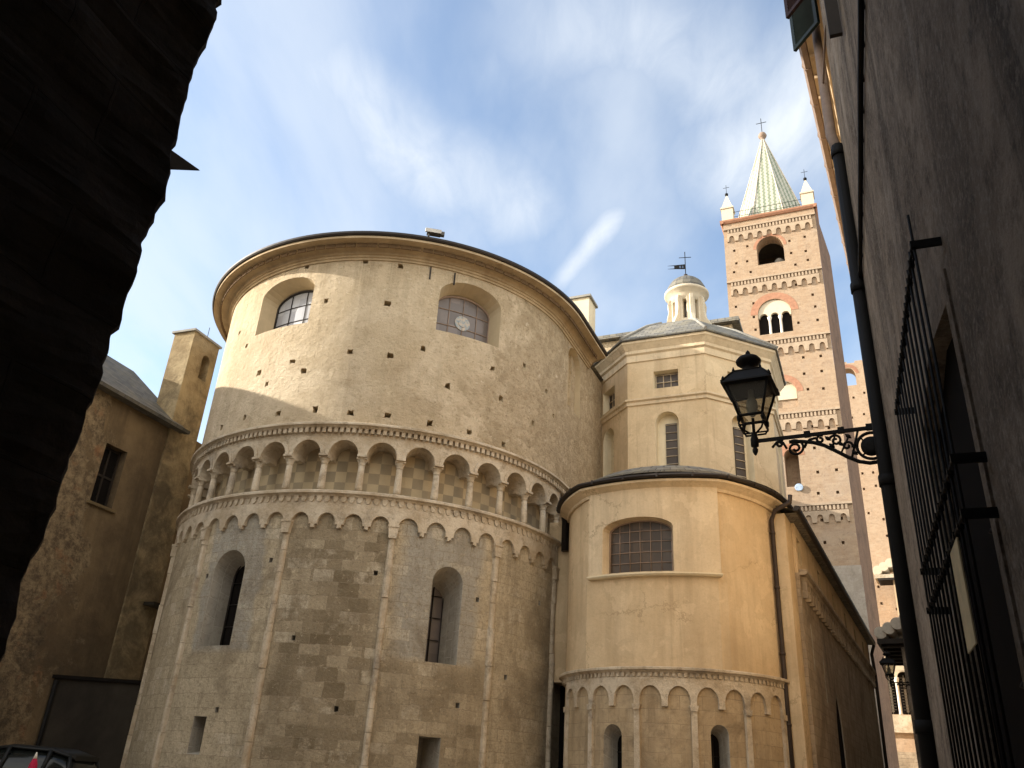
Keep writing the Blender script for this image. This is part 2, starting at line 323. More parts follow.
plain('arch brick', (.44, .23, .145), .9, var=.3, scale=5, spec=.1)
plain('red quoin brick', (.22, .115, .075), .9, var=.35, scale=4, spec=.1)
def checkmat():
    k = NT('checkered marble')
    ch = k.n('ShaderNodeTexChecker', {'Vector': k.vec(k.UV(), (1, 1, 1), loc=(.05, .02, .013)), 'Color1': (.50, .40, .255, 1), 'Color2': (.30, .245, .165, 1), 'Scale': 3.4})
    c = k.mix(k.ramp(k.noise(1.6, 7, .7), .4, .72, 0, .75), ch.outputs[0], (.40, .32, .205))
    k.out(c, .9, k.bump(k.noise(12, 8, .7), .3, .02), spec=.1)
checkmat()
def slatemat(nm, f):
    k = NT(nm)
    br = k.n('ShaderNodeTexBrick', {'Vector': k.UV(), 'Color1': (.16 * f, .155 * f, .14 * f, 1), 'Color2': (.30 * f, .28 * f, .24 * f, 1), 'Mortar': (.07, .065, .06, 1), 'Scale': 1, 'Mortar Size': .012, 'Brick Width': .3, 'Row Height': .2})
    c = k.mix(k.ramp(k.noise(2, 7, .7), .45, .7, 0, .6), br.outputs[0], (.36 * f, .31 * f, .2 * f))
    k.out(c, .8, k.bump(k.math('SUBTRACT', 1., br.outputs['Fac']), .7, .03), spec=.25)
slatemat('slate', .8)
slatemat('old slate', .45)
def spiremat():
    k = NT('spire tiles'); sx = k.n('ShaderNodeSeparateXYZ', {0: k.UV()})
    x, z = sx.outputs[0], sx.outputs[1]
    zig = k.math('MULTIPLY', k.math('SUBTRACT', k.math('PINGPONG', z, .22), .11), .5)
    st = k.math('PINGPONG', k.math('ADD', x, zig), .21)
    c = k.mix(k.ramp(st, .09, .12), (.46, .45, .365), (.19, .225, .15))
    row = k.math('PINGPONG', z, .11)
    c = k.mix(k.ramp(row, .0, .03, .55, 0.), c, (.12, .13, .1))
    c = k.mix(k.ramp(k.noise(2, 6, .7), .45, .75, 0, .5), c, (.5, .47, .35))
    k.out(c, .5, k.bump(row, .6, .06), spec=.4)
spiremat()
def cobble():
    k = NT('street paving')
    vo = k.n('ShaderNodeTexVoronoi', {'Vector': k.P(), 'Scale': 6}, feature='DISTANCE_TO_EDGE').outputs[0]
    c = k.mix(k.ramp(k.noise(1.2, 6, .7), .35, .7), (.34, .28, .21), (.22, .18, .14))
    c = k.mix(k.ramp(vo, 0., .06, 1., 0.), c, (.09, .08, .065))
    k.out(c, .85, k.bump(vo, .5, .03))
cobble()

# ------------------------------------------------------------------ mesh helpers
class Cyl:                                       # wall mapped round a vertical axis; x = metres of arc, 0 faces -Y, + towards +X
    def __init__(s, C, Rr): s.C, s.R = C, Rr
    def p(s, x, z, d):
        a = x / s.R
        return V((s.C[0] + (s.R + d) * sin(a), s.C[1] - (s.R + d) * cos(a), z))
    def x(s, deg): return R(deg) * s.R
    step = .22
class ApseWall:                                  # half round wall that runs on as straight choir walls along the church axis
    def __init__(s, C, Rr, R0=6.0):
        s.C, s.R, s.k = C, Rr, Rr
        s.u = V((sin(R(24)), cos(R(24)), 0)); s.a1 = R(66)
    def p(s, x, z, d):
        a = x / s.k
        if a <= s.a1: return V((s.C[0] + (s.R + d) * sin(a), s.C[1] - (s.R + d) * cos(a), z))
        return V((s.C[0] + (s.R + d) * sin(s.a1), s.C[1] - (s.R + d) * cos(s.a1), z)) + s.u * (x - s.a1 * s.k)
    def x(s, deg): return R(deg) * s.k
    step = .22
class Facet(Cyl):                                # drum whose upper storey is pulled towards flat facets
    def __init__(s, C, Rr, edges, amt): s.C, s.R, s.e, s.amt = C, Rr, [R(q) for q in edges], amt
    def rr(s, a):
        for p, q in zip(s.e, s.e[1:]):
            if p <= a <= q: return s.R * (1 + s.amt * (1 / cos(a - (p + q) / 2) - 1))
        return s.R
    def p(s, x, z, d):
        a = x / s.R; r = s.rr(a) + d
        return V((s.C[0] + r * sin(a), s.C[1] - r * cos(a), z))
class Pln:                                       # flat wall; x along dir, d outward
    def __init__(s, o, az, naz):
        s.o = V((o[0], o[1], 0)); s.u = V((sin(R(az)), cos(R(az)), 0)); s.n = V((sin(R(naz)), cos(R(naz)), 0))
    def p(s, x, z, d): return s.o + s.u * x + s.n * d + V((0, 0, z))
    step = 1e9
class MB:
    def __init__(s): s.v, s.f, s.mi, s.uv, s.sm = [], [], [], [], []
    def face(s, pts, uvs=None, m=0, smooth=False):
        i = len(s.v); s.v += [tuple(p) for p in pts]; s.f.append(tuple(range(i, i + len(pts)))); s.mi.append(m); s.sm.append(smooth)
        if uvs is None:
            n = (V(pts[1]) - V(pts[0])).cross(V(pts[2]) - V(pts[0]))
            if abs(n.z) > max(abs(n.x), abs(n.y)): uvs = [(p[0], p[1]) for p in pts]
            elif abs(n.x) > abs(n.y): uvs = [(p[1], p[2]) for p in pts]
            else: uvs = [(p[0], p[2]) for p in pts]
        s.uv.append(list(uvs))
    def box(s, c, sz, ax=None, m=0):             # ax: (X, Y, Z) axes
        X, Y, Z = ax or (V((1, 0, 0)), V((0, 1, 0)), V((0, 0, 1)))
        c = V(c); h = [q / 2 for q in sz]
        P = lambda i, j, k: c + X * h[0] * i + Y * h[1] * j + Z * h[2] * k
        for q in (((-1,-1,-1),(-1,1,-1),(1,1,-1),(1,-1,-1)), ((-1,-1,1),(1,-1,1),(1,1,1),(-1,1,1)), ((-1,-1,-1),(1,-1,-1),(1,-1,1),(-1,-1,1)),
                  ((1,1,-1),(-1,1,-1),(-1,1,1),(1,1,1)), ((1,-1,-1),(1,1,-1),(1,1,1),(1,-1,1)), ((-1,1,-1),(-1,-1,-1),(-1,-1,1),(-1,1,1))):
            s.face([P(*t) for t in q], m=m)
    def xs(s, M, x0, x1):
        n = max(1, math.ceil((x1 - x0) / M.step)); return [x0 + (x1 - x0) * i / n for i in range(n + 1)]
    def wall(s, M, x0, x1, z0, z1, d0, d1, m=0):  # block between depths d0 < d1 (d1 outer)
        X = s.xs(M, x0, x1)
        for a, b in zip(X, X[1:]):
            s.face([M.p(a, z0, d1), M.p(b, z0, d1), M.p(b, z1, d1), M.p(a, z1, d1)], [(a, z0), (b, z0), (b, z1), (a, z1)], m)
            s.face([M.p(b, z0, d0), M.p(a, z0, d0), M.p(a, z1, d0), M.p(b, z1, d0)], [(b, z0), (a, z0), (a, z1), (b, z1)], m)
            s.face([M.p(a, z1, d1), M.p(b, z1, d1), M.p(b, z1, d0), M.p(a, z1, d0)], [(a, d1), (b, d1), (b, d0), (a, d0)], m)
            s.face([M.p(a, z0, d0), M.p(b, z0, d0), M.p(b, z0, d1), M.p(a, z0, d1)], [(a, d0), (b, d0), (b, d1), (a, d1)], m)
        s.face([M.p(x0, z0, d0), M.p(x0, z0, d1), M.p(x0, z1, d1), M.p(x0, z1, d0)], [(d0, z0), (d1, z0), (d1, z1), (d0, z1)], m)
        s.face([M.p(x1, z0, d1), M.p(x1, z0, d0), M.p(x1, z1, d0), M.p(x1, z1, d1)], [(d1, z0), (d0, z0), (d0, z1), (d1, z1)], m)
    def prism(s, M, poly, d0, d1, sc=1., m=0, cen=None):   # star-shaped outline (x, z) from outer depth d1 (full) to d0 (scaled about cen)
        cx = cen[0] if cen else sum(p[0] for p in poly) / len(poly); cz = cen[1] if cen else sum(p[1] for p in poly) / len(poly)
        inn = [(cx + (x - cx) * sc, cz + (z - cz) * sc) for x, z in poly]
        n = len(poly)
        for i in range(n):
            a, b = poly[i], poly[(i + 1) % n]; a2, b2 = inn[i], inn[(i + 1) % n]
            s.face([M.p(*a, d1), M.p(*a2, d0), M.p(*b2, d0), M.p(*b, d1)], [(a[0] + a[1], d1), (a[0] + a[1], d0), (b[0] + b[1], d0), (b[0] + b[1], d1)], m)
            s.face([M.p(*a, d1), M.p(*b, d1), M.p(cx, cz, d1)], [a, b, (cx, cz)], m)
            s.face([M.p(*b2, d0), M.p(*a2, d0), M.p(cx, cz, d0)], [b2, a2, (cx, cz)], m)
    def strip(s, M, pts, ztop, d0, d1, m=0):      # block whose underside follows pts [(x, z)], x rising; top at ztop
        for (a, za), (b, zb) in zip(pts, pts[1:]):
            if b - a > 1e-6:
                s.face([M.p(a, za, d1), M.p(b, zb, d1), M.p(b, ztop, d1), M.p(a, ztop, d1)], [(a, za), (b, zb), (b, ztop), (a, ztop)], m)
                s.face([M.p(b, zb, d0), M.p(a, za, d0), M.p(a, ztop, d0), M.p(b, ztop, d0)], [(b, zb), (a, za), (a, ztop), (b, ztop)], m)
                s.face([M.p(a, ztop, d1), M.p(b, ztop, d1), M.p(b, ztop, d0), M.p(a, ztop, d0)], [(a, d1), (b, d1), (b, d0), (a, d0)], m)
            s.face([M.p(a, za, d0), M.p(b, zb, d0), M.p(b, zb, d1), M.p(a, za, d1)], [(a + za, d0), (b + zb, d0), (b + zb, d1), (a + za, d1)], m)
        for (x, z), sg in ((pts[0], 0), (pts[-1], 1)):
            q = [M.p(x, z, d0), M.p(x, z, d1), M.p(x, ztop, d1), M.p(x, ztop, d0)]
            s.face(q[::-1] if sg else q, [(0, z), (d1 - d0, z), (d1 - d0, ztop), (0, ztop)], m)
    def sweep(s, M, prof, x0, x1, m=0, smooth=False):   # closed profile [(d, z)] run along x
        X = s.xs(M, x0, x1); n = len(prof)
        for a, b in zip(X, X[1:]):
            L = 0
            for i in range(n):
                p, q = prof[i], prof[(i + 1) % n]; l = math.hypot(p[0] - q[0], p[1] - q[1])
                s.face([M.p(a, p[1], p[0]), M.p(b, p[1], p[0]), M.p(b, q[1], q[0]), M.p(a, q[1], q[0])], [(a, L), (b, L), (b, L + l), (a, L + l)], m, smooth); L += l
        cd_ = sum(p[0] for p in prof) / n; cz = sum(p[1] for p in prof) / n
        for x in (x0, x1):
            for i in range(n):
                p, q = prof[i], prof[(i + 1) % n]
                s.face([M.p(x, p[1], p[0]), M.p(x, q[1], q[0]), M.p(x, cz, cd_)], m=m)
    def lathe(s, c, prof, n=16, axis=None, m=0, smooth=True, a0=0., uvr=1.):   # prof [(r, h)] about axis through c
        Z = V(axis).normalized() if axis is not None else V((0, 0, 1))
        X = Z.orthogonal().normalized() if axis is not None else V((1, 0, 0)); Y = Z.cross(X); c = V(c)
        P = lambda r, h, k: c + Z * h + (X * cos(a0 + 2 * pi * k / n) + Y * sin(a0 + 2 * pi * k / n)) * r
        for (r1, h1), (r2, h2) in zip(prof, prof[1:]):
            for k in range(n):
                q = [P(r1, h1, k), P(r1, h1, k + 1), P(r2, h2, k + 1), P(r2, h2, k)]
                w1, w2 = r1 * tan(pi / n), r2 * tan(pi / n)
                uv = [(-w1, h1), (w1, h1), (w2, h2), (-w2, h2)]
                if r2 < 1e-6: q, uv = q[:3], uv[:3]
                elif r1 < 1e-6: q, uv = [q[0], q[2], q[3]], [uv[0], uv[2], uv[3]]
                s.face(q, uv, m, smooth)
        for (r, h), fl in ((prof[0], True), (prof[-1], False)):
            if r > 1e-6:
                q = [P(r, h, k) for k in range(n)]; s.face(q[::-1] if fl else q, m=m)
    def tube(s, pts, r, n=8, m=0, r2=None):
        pts = [V(p) for p in pts]; rings = []
        T = [(pts[min(i + 1, len(pts) - 1)] - pts[max(i - 1, 0)]).normalized() for i in range(len(pts))]
        X = T[0].orthogonal().normalized()
        for i, p in enumerate(pts):
            X = (X - T[i] * X.dot(T[i])).normalized(); Y = T[i].cross(X)
            rr = r if r2 is None else r + (r2 - r) * i / (len(pts) - 1)
            rings.append([p + (X * cos(2 * pi * k / n) + Y * sin(2 * pi * k / n)) * rr for k in range(n)])
        for A, B in zip(rings, rings[1:]):
            for k in range(n): s.face([A[k], A[(k + 1) % n], B[(k + 1) % n], B[k]], m=m, smooth=True)
        s.face(rings[0][::-1], m=m); s.face(rings[-1], m=m)
    def build(s, name, mats, parent=None, merge=True):
        me = bpy.data.meshes.new(name); me.from_pydata(s.v, [], s.f)
        ul = me.uv_layers.new(name='UV'); k = 0
        for u in s.uv:
            for q in u: ul.data[k].uv = q; k += 1
        me.polygons.foreach_set('material_index', s.mi); me.polygons.foreach_set('use_smooth', s.sm)
        for mt in (mats if isinstance(mats, (list, tuple)) else [mats]): me.materials.append(MATS[mt])
        if merge:
            bm = bmesh.new(); bm.from_mesh(me); bmesh.ops.remove_doubles(bm, verts=bm.verts, dist=2e-4); bmesh.ops.recalc_face_normals(bm, faces=bm.faces); bm.to_mesh(me); bm.free()
        o = bpy.data.objects.new(name, me); COL.objects.link(o)
        if parent: o.parent = parent; o.matrix_parent_inverse = pworld(parent).inverted()
        return o
def pworld(o):
    m = Matrix.LocRotScale(o.location, o.rotation_euler, o.scale)
    return (pworld(o.parent) @ o.matrix_parent_inverse @ m) if o.parent else m
def cut(o, mb, mats):
    c = mb.build('cutter', mats)
    md = o.modifiers.new('cut', 'BOOLEAN'); md.object = c; md.operation = 'DIFFERENCE'; md.solver = 'EXACT'
    dg = bpy.context.evaluated_depsgraph_get(); dg.update()
    me = bpy.data.meshes.new_from_object(o.evaluated_get(dg), preserve_all_data_layers=True, depsgraph=dg)
    o.modifiers.clear(); old = o.data; o.data = me; bpy.data.meshes.remove(old); me.name = o.name
    cm = c.data; bpy.data.objects.remove(c); bpy.data.meshes.remove(cm)
    return o
def tag(o, label=None, cat=None, group=None, kind=None):
    for k, q in (('label', label), ('category', cat), ('group', group), ('kind', kind)):
        if q: o[k] = q
    return o
def thing(name, label, cat, loc=(0, 0, 0), group=None):
    o = bpy.data.objects.new(name, None); COL.objects.link(o); o.location = loc; o.empty_display_size = .2
    return tag(o, label, cat, group)
def arch(cx, hw, z0, zs, rise=None, n=12):       # outline: sill, jambs, arch
    rise = hw if rise is None else rise
    return [(cx - hw, z0), (cx + hw, z0)] + [(cx + hw * cos(pi * i / n), zs + rise * sin(pi * i / n)) for i in range(n + 1)]
def archline(cx, hw, zs, n=10, rise=None):
    rise = hw if rise is None else rise
    return [(cx - hw * cos(pi * i / n), zs + rise * sin(pi * i / n)) for i in range(n + 1)]
def jagged(M, poly, amp, step): pass

# ------------------------------------------------------------------ ground
g = MB(); g.face([(-300, -300, 0), (300, -300, 0), (300, 400, 0), (-300, 400, 0)]); tag(g.build('ground', 'street paving'), kind='structure')

# ------------------------------------------------------------------ main apse
C0 = (-3.9, 26.16)
AP = ApseWall(C0, 6.0)
X = AP.x
apse = thing('church_apse', 'huge round stone church apse with columned gallery below a beige plastered drum', 'apse', (*C0, 0))
lw = MB(); lw.wall(AP, X(-125), X(66) + 2.5, -.3, 7.75, -1.3, 0)
lw = lw.build('stone_wall', ['apse ashlar', 'reveal ashlar'], apse)
c = MB()
c.prism(AP, arch(X(-29.7), .56, 4.2, 6.11), -.68, .3, .86, 1, (X(-29.7), 4.22))
c.prism(AP, arch(X(25.85), .43, 4.1, 6.13), -1.05, .3, .78, 1, (X(25.85), 4.15))
for th, hw, a, b in ((-28.9, .22, 1.72, 2.6), (24.9, .29, 1.3, 2.46)):
    c.prism(AP, [(X(th) - hw, a), (X(th) + hw, a), (X(th) + hw, b), (X(th) - hw, b)], -.9, .3, .7, 1, (X(th), b))
for th, z in ((-37.2, 5.95), (-17.6, 6.25), (8.2, 6.05), (34.2, 5.75), (-24.5, 2.75), (-8.5, 4.4), (31, 3.2), (57, 6.1), (3.5, 2.9), (44.5, 4.0)):
    x = X(th); c.prism(AP, [(x - .05, z - .06), (x + .05, z - .06), (x + .05, z + .06), (x - .05, z + .06)], -.25, .2, 1, 1)
cut(lw, c, ['apse ashlar', 'reveal ashlar'])
for th, hw, sill, zs, pane, dp in ((-29.7, .40, 4.24, 6.0, 'void', .62), (25.85, .30, 4.14, 6.0, 'dusty leaded glass', .96)):
    q = MB(); P = arch(X(th), hw + .2, sill - .06, zs)
    q.prism(AP, P, -dp - .06, -dp, 1); fr = q.build('window', pane, apse)
    q = MB(); Mx = AP
    n = len(P)
    PI = [(X(th) + (x - X(th)) * .72, sill + (z - sill) * .93) for x, z in P]
    q.tube([AP.p(x, z, -dp + .03) for x, z in PI] + [AP.p(*PI[0], -dp + .03)], .03, 6)
    q.tube([AP.p(X(th), sill, -dp + .03), AP.p(X(th), zs + hw * .7, -dp + .03)], .02, 6)
    for zz in (4.75, 5.3, 5.85): q.tube([AP.p(X(th) - hw, zz, -dp + .03), AP.p(X(th) + hw, zz, -dp + .03)], .012, 5)
    q.build('frame', 'dark metal', fr)
# lesenes with little capitals
for th in (-93, -67, -41, -14.6, 11.0, 38.6, 65.0):
    q = MB(); x = X(th); z = -.2
    while z < 7.0:
        h = random.uniform(.45, .95); t = min(z + h, 7.0); d = .1 + random.uniform(-.02, .02); w = .085 + random.uniform(-.01, .012)
        pr = [(x - w, 0), (x - w * .8, d * .75), (x - w * .35, d), (x + w * .35, d), (x + w * .8, d * .75), (x + w, 0)]
        for (a, da), (b, db) in zip(pr, pr[1:]):
            q.face([AP.p(a, z, da), AP.p(b, z, db), AP.p(b, t - .012, db), AP.p(a, t - .012, da)], [(a, z), (b, z), (b, t), (a, t)])
        q.face([AP.p(a, t - .012, da) for a, da in pr])
        q.face([AP.p(a, z, da) for a, da in pr][::-1])
        z = t
    le = q.build('lesene', 'pale stone', apse)
    q = MB()
    q.prism(AP, [(x - .09, 6.92), (x + .09, 6.92), (x + .13, 7.2), (x - .13, 7.2)], -.02, .14)
    q.prism(AP, [(x - .14, 7.2), (x + .14, 7.2), (x + .14, 7.26), (x - .14, 7.26)], -.02, .16)
    q.build('capital', 'pale stone', le)
# corbel arches
q = MB(); pts = []
bays = [(-93, -67), (-67, -41), (-41, -14.6), (-14.6, 11), (11, 38.6), (38.6, 65), (65, 91.4)]
for a, b in bays:
    st = (b - a) / 4
    for i in range(4):
        cth = a + st * (i + .5); hw = R(st) * 6.0 / 2 - .105
        x = X(cth)
        lo_ = 7.08 + random.uniform(-.02, .02)
        ed = R(st) * 3.0
        pts += [(x - ed, lo_), (x - ed + .05, lo_), (x - ed + .05, 7.16), (x - hw, 7.16)] + archline(x, hw, 7.2, 9, hw * 1.12) + [(x + hw, 7.16), (x + ed - .05, 7.16), (x + ed - .05, lo_), (x + ed, lo_)]
q.strip(AP, pts, 7.72, -.02, .095); q.build('corbel_arches', 'pale stone', apse)
def string(name, M, parent, x0, x1, z, d, h, mat, bead, bsz, bz, kind='box'):   # moulded string course with a row of beads or dentils under it
    q = MB()
    q.sweep(M, [(-.05, z), (d * .55, z), (d * .7, z + h * .25), (d, z + h * .45), (d, z + h * .85), (d * .9, z + h), (-.05, z + h)], x0, x1)
    n = int((x1 - x0) / bead)
    for i in range(n):
        x = x0 + (i + .5) * bead
        j = random.uniform(-.008, .008)
        if kind == 'box':
            q.prism(M, [(x - bsz / 2, z - bz), (x + bsz / 2, z - bz), (x + bsz / 2, z + .01), (x - bsz / 2, z + .01)], -.02, d * .5 + j)
        else:
            w = bsz / 2
            q.prism(M, [(x - w, z + .01), (x - w, z - bz * .55), (x - w * .5, z - bz), (x + w * .5, z - bz), (x + w, z - bz * .55), (x + w, z + .01)], -.02, d * .55 + j)
    return q.build(name, mat, parent)
string('string_course', AP, apse, X(-120), X(66) + .95, 7.88, .2, .15, 'pale stone', .205, .125, .15, 'bead')
q = MB(); q.wall(AP, X(-120), X(66) + .95, 7.7, 7.9, -.05, .075); q.build('frieze_band', 'pale stone', apse)
# gallery: floor, checkered back wall, columns, arches
q = MB(); q.wall(AP, X(-120), X(66) + .95, 7.6, 8.0, -1.1, .06); q.build('gallery_floor', 'grey stone', apse)
GW = ApseWall(C0, 5.36)
q = MB(); q.wall(GW, GW.x(-120), GW.x(66) + .95, 7.95, 9.9, -.4, 0); q.build('gallery_wall', 'checkered marble', apse)
pitch = 9.62
cth = [1.2 + pitch * k for k in range(-10, 8)]
q = MB(); pts = []
hw = R(pitch) * 6 / 2 - .115; ed = R(pitch) * 3
for k, th in enumerate(cth[:-1]):
    x = X(th + pitch / 2)
    pts += [(x - ed, 9.04), (x - hw, 9.04)] + archline(x, hw, 9.07, 12, hw * 1.0) + [(x + hw, 9.04), (x + ed, 9.04)]
q.strip(AP, pts, 9.75, -.68, 0); q.build('gallery_arches', 'pale stone', apse)
q = MB()
for k, th in enumerate(cth[:-1]):                # archivolt rings, slightly proud
    x = X(th + pitch / 2); n = 14
    for i in range(n):
        a, b = pi * i / n, pi * (i + 1) / n
        r1, r2 = hw, hw + .1
        poly = [(x + r1 * cos(a), 9.07 + r1 * sin(a)), (x + r2 * cos(a), 9.07 + r2 * sin(a)), (x + r2 * cos(b), 9.07 + r2 * sin(b)), (x + r1 * cos(b), 9.07 + r1 * sin(b))]
        q.prism(AP, poly, -.02, .025 + random.uniform(-.004, .004))
q.build('archivolts', 'white marble' if False else 'pale stone', apse)
first = None
for th in cth:
    if first is None:
        p0 = AP.p(0, 0, -.11)
        def at(mb, prof, n): mb.lathe((0, 0, 0), prof, n)
        q = MB(); at(q, [(.092, 8.1), (.1, 8.2), (.092, 8.5), (.08, 8.8)], 14); shaft = q.build('column', 'pale stone')
        q = MB(); at(q, [(.13, 8.02), (.13, 8.05), (.125, 8.08), (.1, 8.1)], 14); q.box((0, 0, 8.01), (.3, .3, .03)); base = q.build('base', 'pale stone')
        q = MB(); at(q, [(.08, 8.8), (.1, 8.82), (.085, 8.84), (.1, 8.9), (.14, 8.96)], 12); q.box((0, 0, 8.98), (.27, .27, .05)); q.box((0, .0, 9.025), (.24, .42, .055))
        cap = q.build('capital', 'pale stone'); first = (shaft, base, cap)
        trio = first
    else:
        trio = tuple(o.copy() for o in first)
        for o in trio: COL.objects.link(o)
    s, b, cpt = trio
    pos = AP.p(X(th), 0, -.12)
    s.parent = apse; s.matrix_parent_inverse = Matrix.Identity(4)
    s.location = pos - V((C0[0], C0[1], 0)); s.rotation_euler = (0, 0, R(th))
    for o in (b, cpt): o.parent = s
string('upper_string_course', AP, apse, X(-120), X(66) + .95, 9.78, .2, .13, 'pale stone', .16, .095, .13, 'box')
# upper drum
uw = MB(); uw.wall(AP, X(-125), X(66) + 5.6, 9.7, 15.35, -1.1, .0)
uw = uw.build('plaster_drum', ['drum plaster', 'reveal plaster'], apse)
c = MB()
c.prism(AP, arch(X(-29.9), 1.07, 13.12, 14.45, .45), -.62, .3, .86, 1, (X(-28.6), 13.15))
c.prism(AP, arch(X(25.4), 1.04, 13.08, 14.4, .55), -.62, .3, .88, 1, (X(24.6), 13.1))
c.prism(AP, arch(X(66) + 1.25, .68, 12.8, 14.5, .65), -.3, .3, .97, 1)
holes = []
def pxh(th, z, sz=.075):
    x = X(th); j = sz * random.uniform(.8, 1.2); k = sz * random.uniform(.8, 1.25)
    r_ = lambda: random.uniform(.75, 1.3); c.prism(AP, [(x - j * r_(), z - k * r_()), (x, z - k * r_()), (x + j * r_(), z - k * r_()), (x + j * r_(), z), (x + j * r_(), z + k * r_()), (x, z + k * r_()), (x - j * r_(), z + k * r_()), (x - j * r_(), z)], -.3, .2, 1, 1)
for th, z in ((-43, 12.9), (-34, 11.75), (-30, 11.3), (-22.5, 11.9), (-18.3, 11.55), (-15.5, 13.8), (-6.2, 12.1), (2, 13.7), (4.6, 12.05), (4.0, 15.0), (-6, 15.1), (-24, 15.1), (13, 12.4), (-3.5, 10.25), (6, 10.25), (20.8, 11.4),
              (17, 10.2), (28, 10.2), (39, 10.15), (45, 12.9), (37, 11.5), (50, 11.2), (56, 12.5), (-13, 10.35), (-24, 10.3), (-36, 10.4), (-47, 10.35), (-50, 13.6), (61, 11.9), (33.5, 12.35)): pxh(th, z)
cut(uw, c, ['drum plaster', 'reveal plaster'])
def leaded(parent, M, cx, hw, z0, zs, rise, d, pane, nx, nz, frame='dark metal', bar=.014, framew=.035):
    P = arch(cx, hw, z0, zs, rise)
    q = MB()
    for i in range(10):
        xa_, xb_ = cx - hw + 2 * hw * i / 10, cx - hw + 2 * hw * (i + 1) / 10
        tp = lambda x: zs + rise * sqrt(max(0, 1 - ((x - cx) / hw) ** 2))
        q.face([M.p(xa_, z0, d), M.p(xb_, z0, d), M.p(xb_, tp(xb_), d), M.p(xa_, tp(xa_), d)], [(xa_, z0), (xb_, z0), (xb_, tp(xb_)), (xa_, tp(xa_))])
        q.face([M.p(xa_, z0, d - .05), M.p(xb_, z0, d - .05), M.p(xb_, tp(xb_), d - .05), M.p(xa_, tp(xa_), d - .05)])
    w = q.build('window', pane, parent)
    q = MB(); q.tube([M.p(P[0][0] + (P[1][0] - P[0][0]) * i / 8, P[0][1], d + .02) for i in range(9)] + [M.p(x, z, d + .02) for x, z in P[2:]] + [M.p(*P[0], d + .02)], framew, 6)
    def top(x): 
        t = max(-1, min(1, (x - cx) / hw)); return zs + rise * sqrt(max(0, 1 - t * t))
    for i in range(1, nx):
        x = cx - hw + 2 * hw * i / nx; q.tube([M.p(x, z0, d + .015), M.p(x, top(x), d + .015)], bar, 5)
    for j in range(1, nz):
        z = z0 + (zs + rise - z0) * j / nz
        e = hw if z <= zs else hw * sqrt(max(0, 1 - ((z - zs) / rise) ** 2))
        q.tube([M.p(cx - e + 2 * e * i / 8, z, d + .012) for i in range(9)], bar, 5)
    q.build('frame', frame, w); return w
leaded(apse, AP, X(-29.3), .98, 13.12, 14.25, .38, -.55, 'sunlit leaded glass', 3, 3)
w2 = leaded(apse, AP, X(25.0), .98, 13.1, 14.2, .46, -.55, 'dusty leaded glass', 4, 3, 'worn pipe')
q = MB(); q.lathe(AP.p(X(25.0), 13.8, -.545), [(.24, 0), (.24, .02)], 24, AP.p(X(25.3), 0, 1) - AP.p(X(25.3), 0, 0)); q.lathe(AP.p(X(25.0), 13.8, -.53), [(.13, 0), (.13, .02)], 20, AP.p(X(25.3), 0, 1) - AP.p(X(25.3), 0, 0)); q.build('roundel', 'stained roundel', w2)
# iron ties below the eaves
for th, zz in ((12.5, 15.12), (19.5, 15.1)): q = MB(); q.wall(AP, X(th) - .02, X(th) + .02, zz - .42, zz, 0, .03); q.build('wall_tie', 'dark metal', apse)
# eaves cornice: fillets and a big cavetto under the roof edge
q = MB(); cav = [(.14 + .48 * (1 - cos(pi / 2 * i / 6)), 15.3 + .18 * sin(pi / 2 * i / 6)) for i in range(7)]
q.sweep(AP, [(-.2, 15.14), (.04, 15.14), (.05, 15.2), (.09, 15.21), (.09, 15.27), (.14, 15.28)] + cav + [(.66, 15.48), (.66, 15.55), (-.2, 15.6)], X(-125), (X(66) + 2.75))
q.build('eaves_cornice', 'cornice plaster', apse)
q = MB()
for i in range(int((X(66) + 2.75 - X(-125)) / .3)):
    x = X(-125) + .3 * i; q.sweep(AP, [(.40, 15.33), (.43, 15.33), (.43, 15.45), (.40, 15.45)], x, x + .285 - random.uniform(0, .05))
q.build('tile_course', 'cornice tile', apse)
q = MB(); q.sweep(AP, [(.0, 15.552), (.66, 15.552), (.71, 15.56), (.74, 15.6), (.74, 15.66), (.70, 15.69), (.0, 15.72)], X(-125), (X(66) + 2.75)); q.build('roof_edge', 'dark metal', apse)
q = MB(); q.lathe((*C0, 0), [(6.68, 15.68), (0, 19.6)], 64); q.build('roof', 'slate', apse)

# floodlight on the eaves
p = AP.p(X(11.5), 15.72, .66)
fl = thing('floodlight', 'small silver floodlight perched on the dark roof edge of the round apse', 'floodlight', p)
q = MB(); rx = V((cos(R(10)), sin(R(10)), 0)); ry = V((-sin(R(10)), cos(R(10)), 0)); tz = V((0, 0, 1))
tl = (ry * cos(R(30)) + tz * sin(R(30)), -ry * sin(R(30)) + tz * cos(R(30)))
q.box(p + V((0, 0, .22)), (.46, .3, .1), (rx, tl[0], tl[1])); q.build('housing', 'white paint', fl)
q = MB(); q.box(p + V((0, 0, .13)) + rx * .02, (.40, .2, .07), (rx, ry, tz)); q.tube([p - rx * .12, p - rx * .12 + V((0, 0, .14))], .03, 6); q.box(p + rx * .27 + V((0, 0, .15)), (.12, .12, .12), (rx, ry, tz)); q.build('bracket', 'roof lead', fl)

# ------------------------------------------------------------------ church axes
U = V((sin(R(24)), cos(R(24)), 0)); VV = V((U.y, -U.x, 0))
c0 = V((*C0, 0))
def ch(u, v, z=0): return c0 + U * u + VV * v + V((0, 0, z))
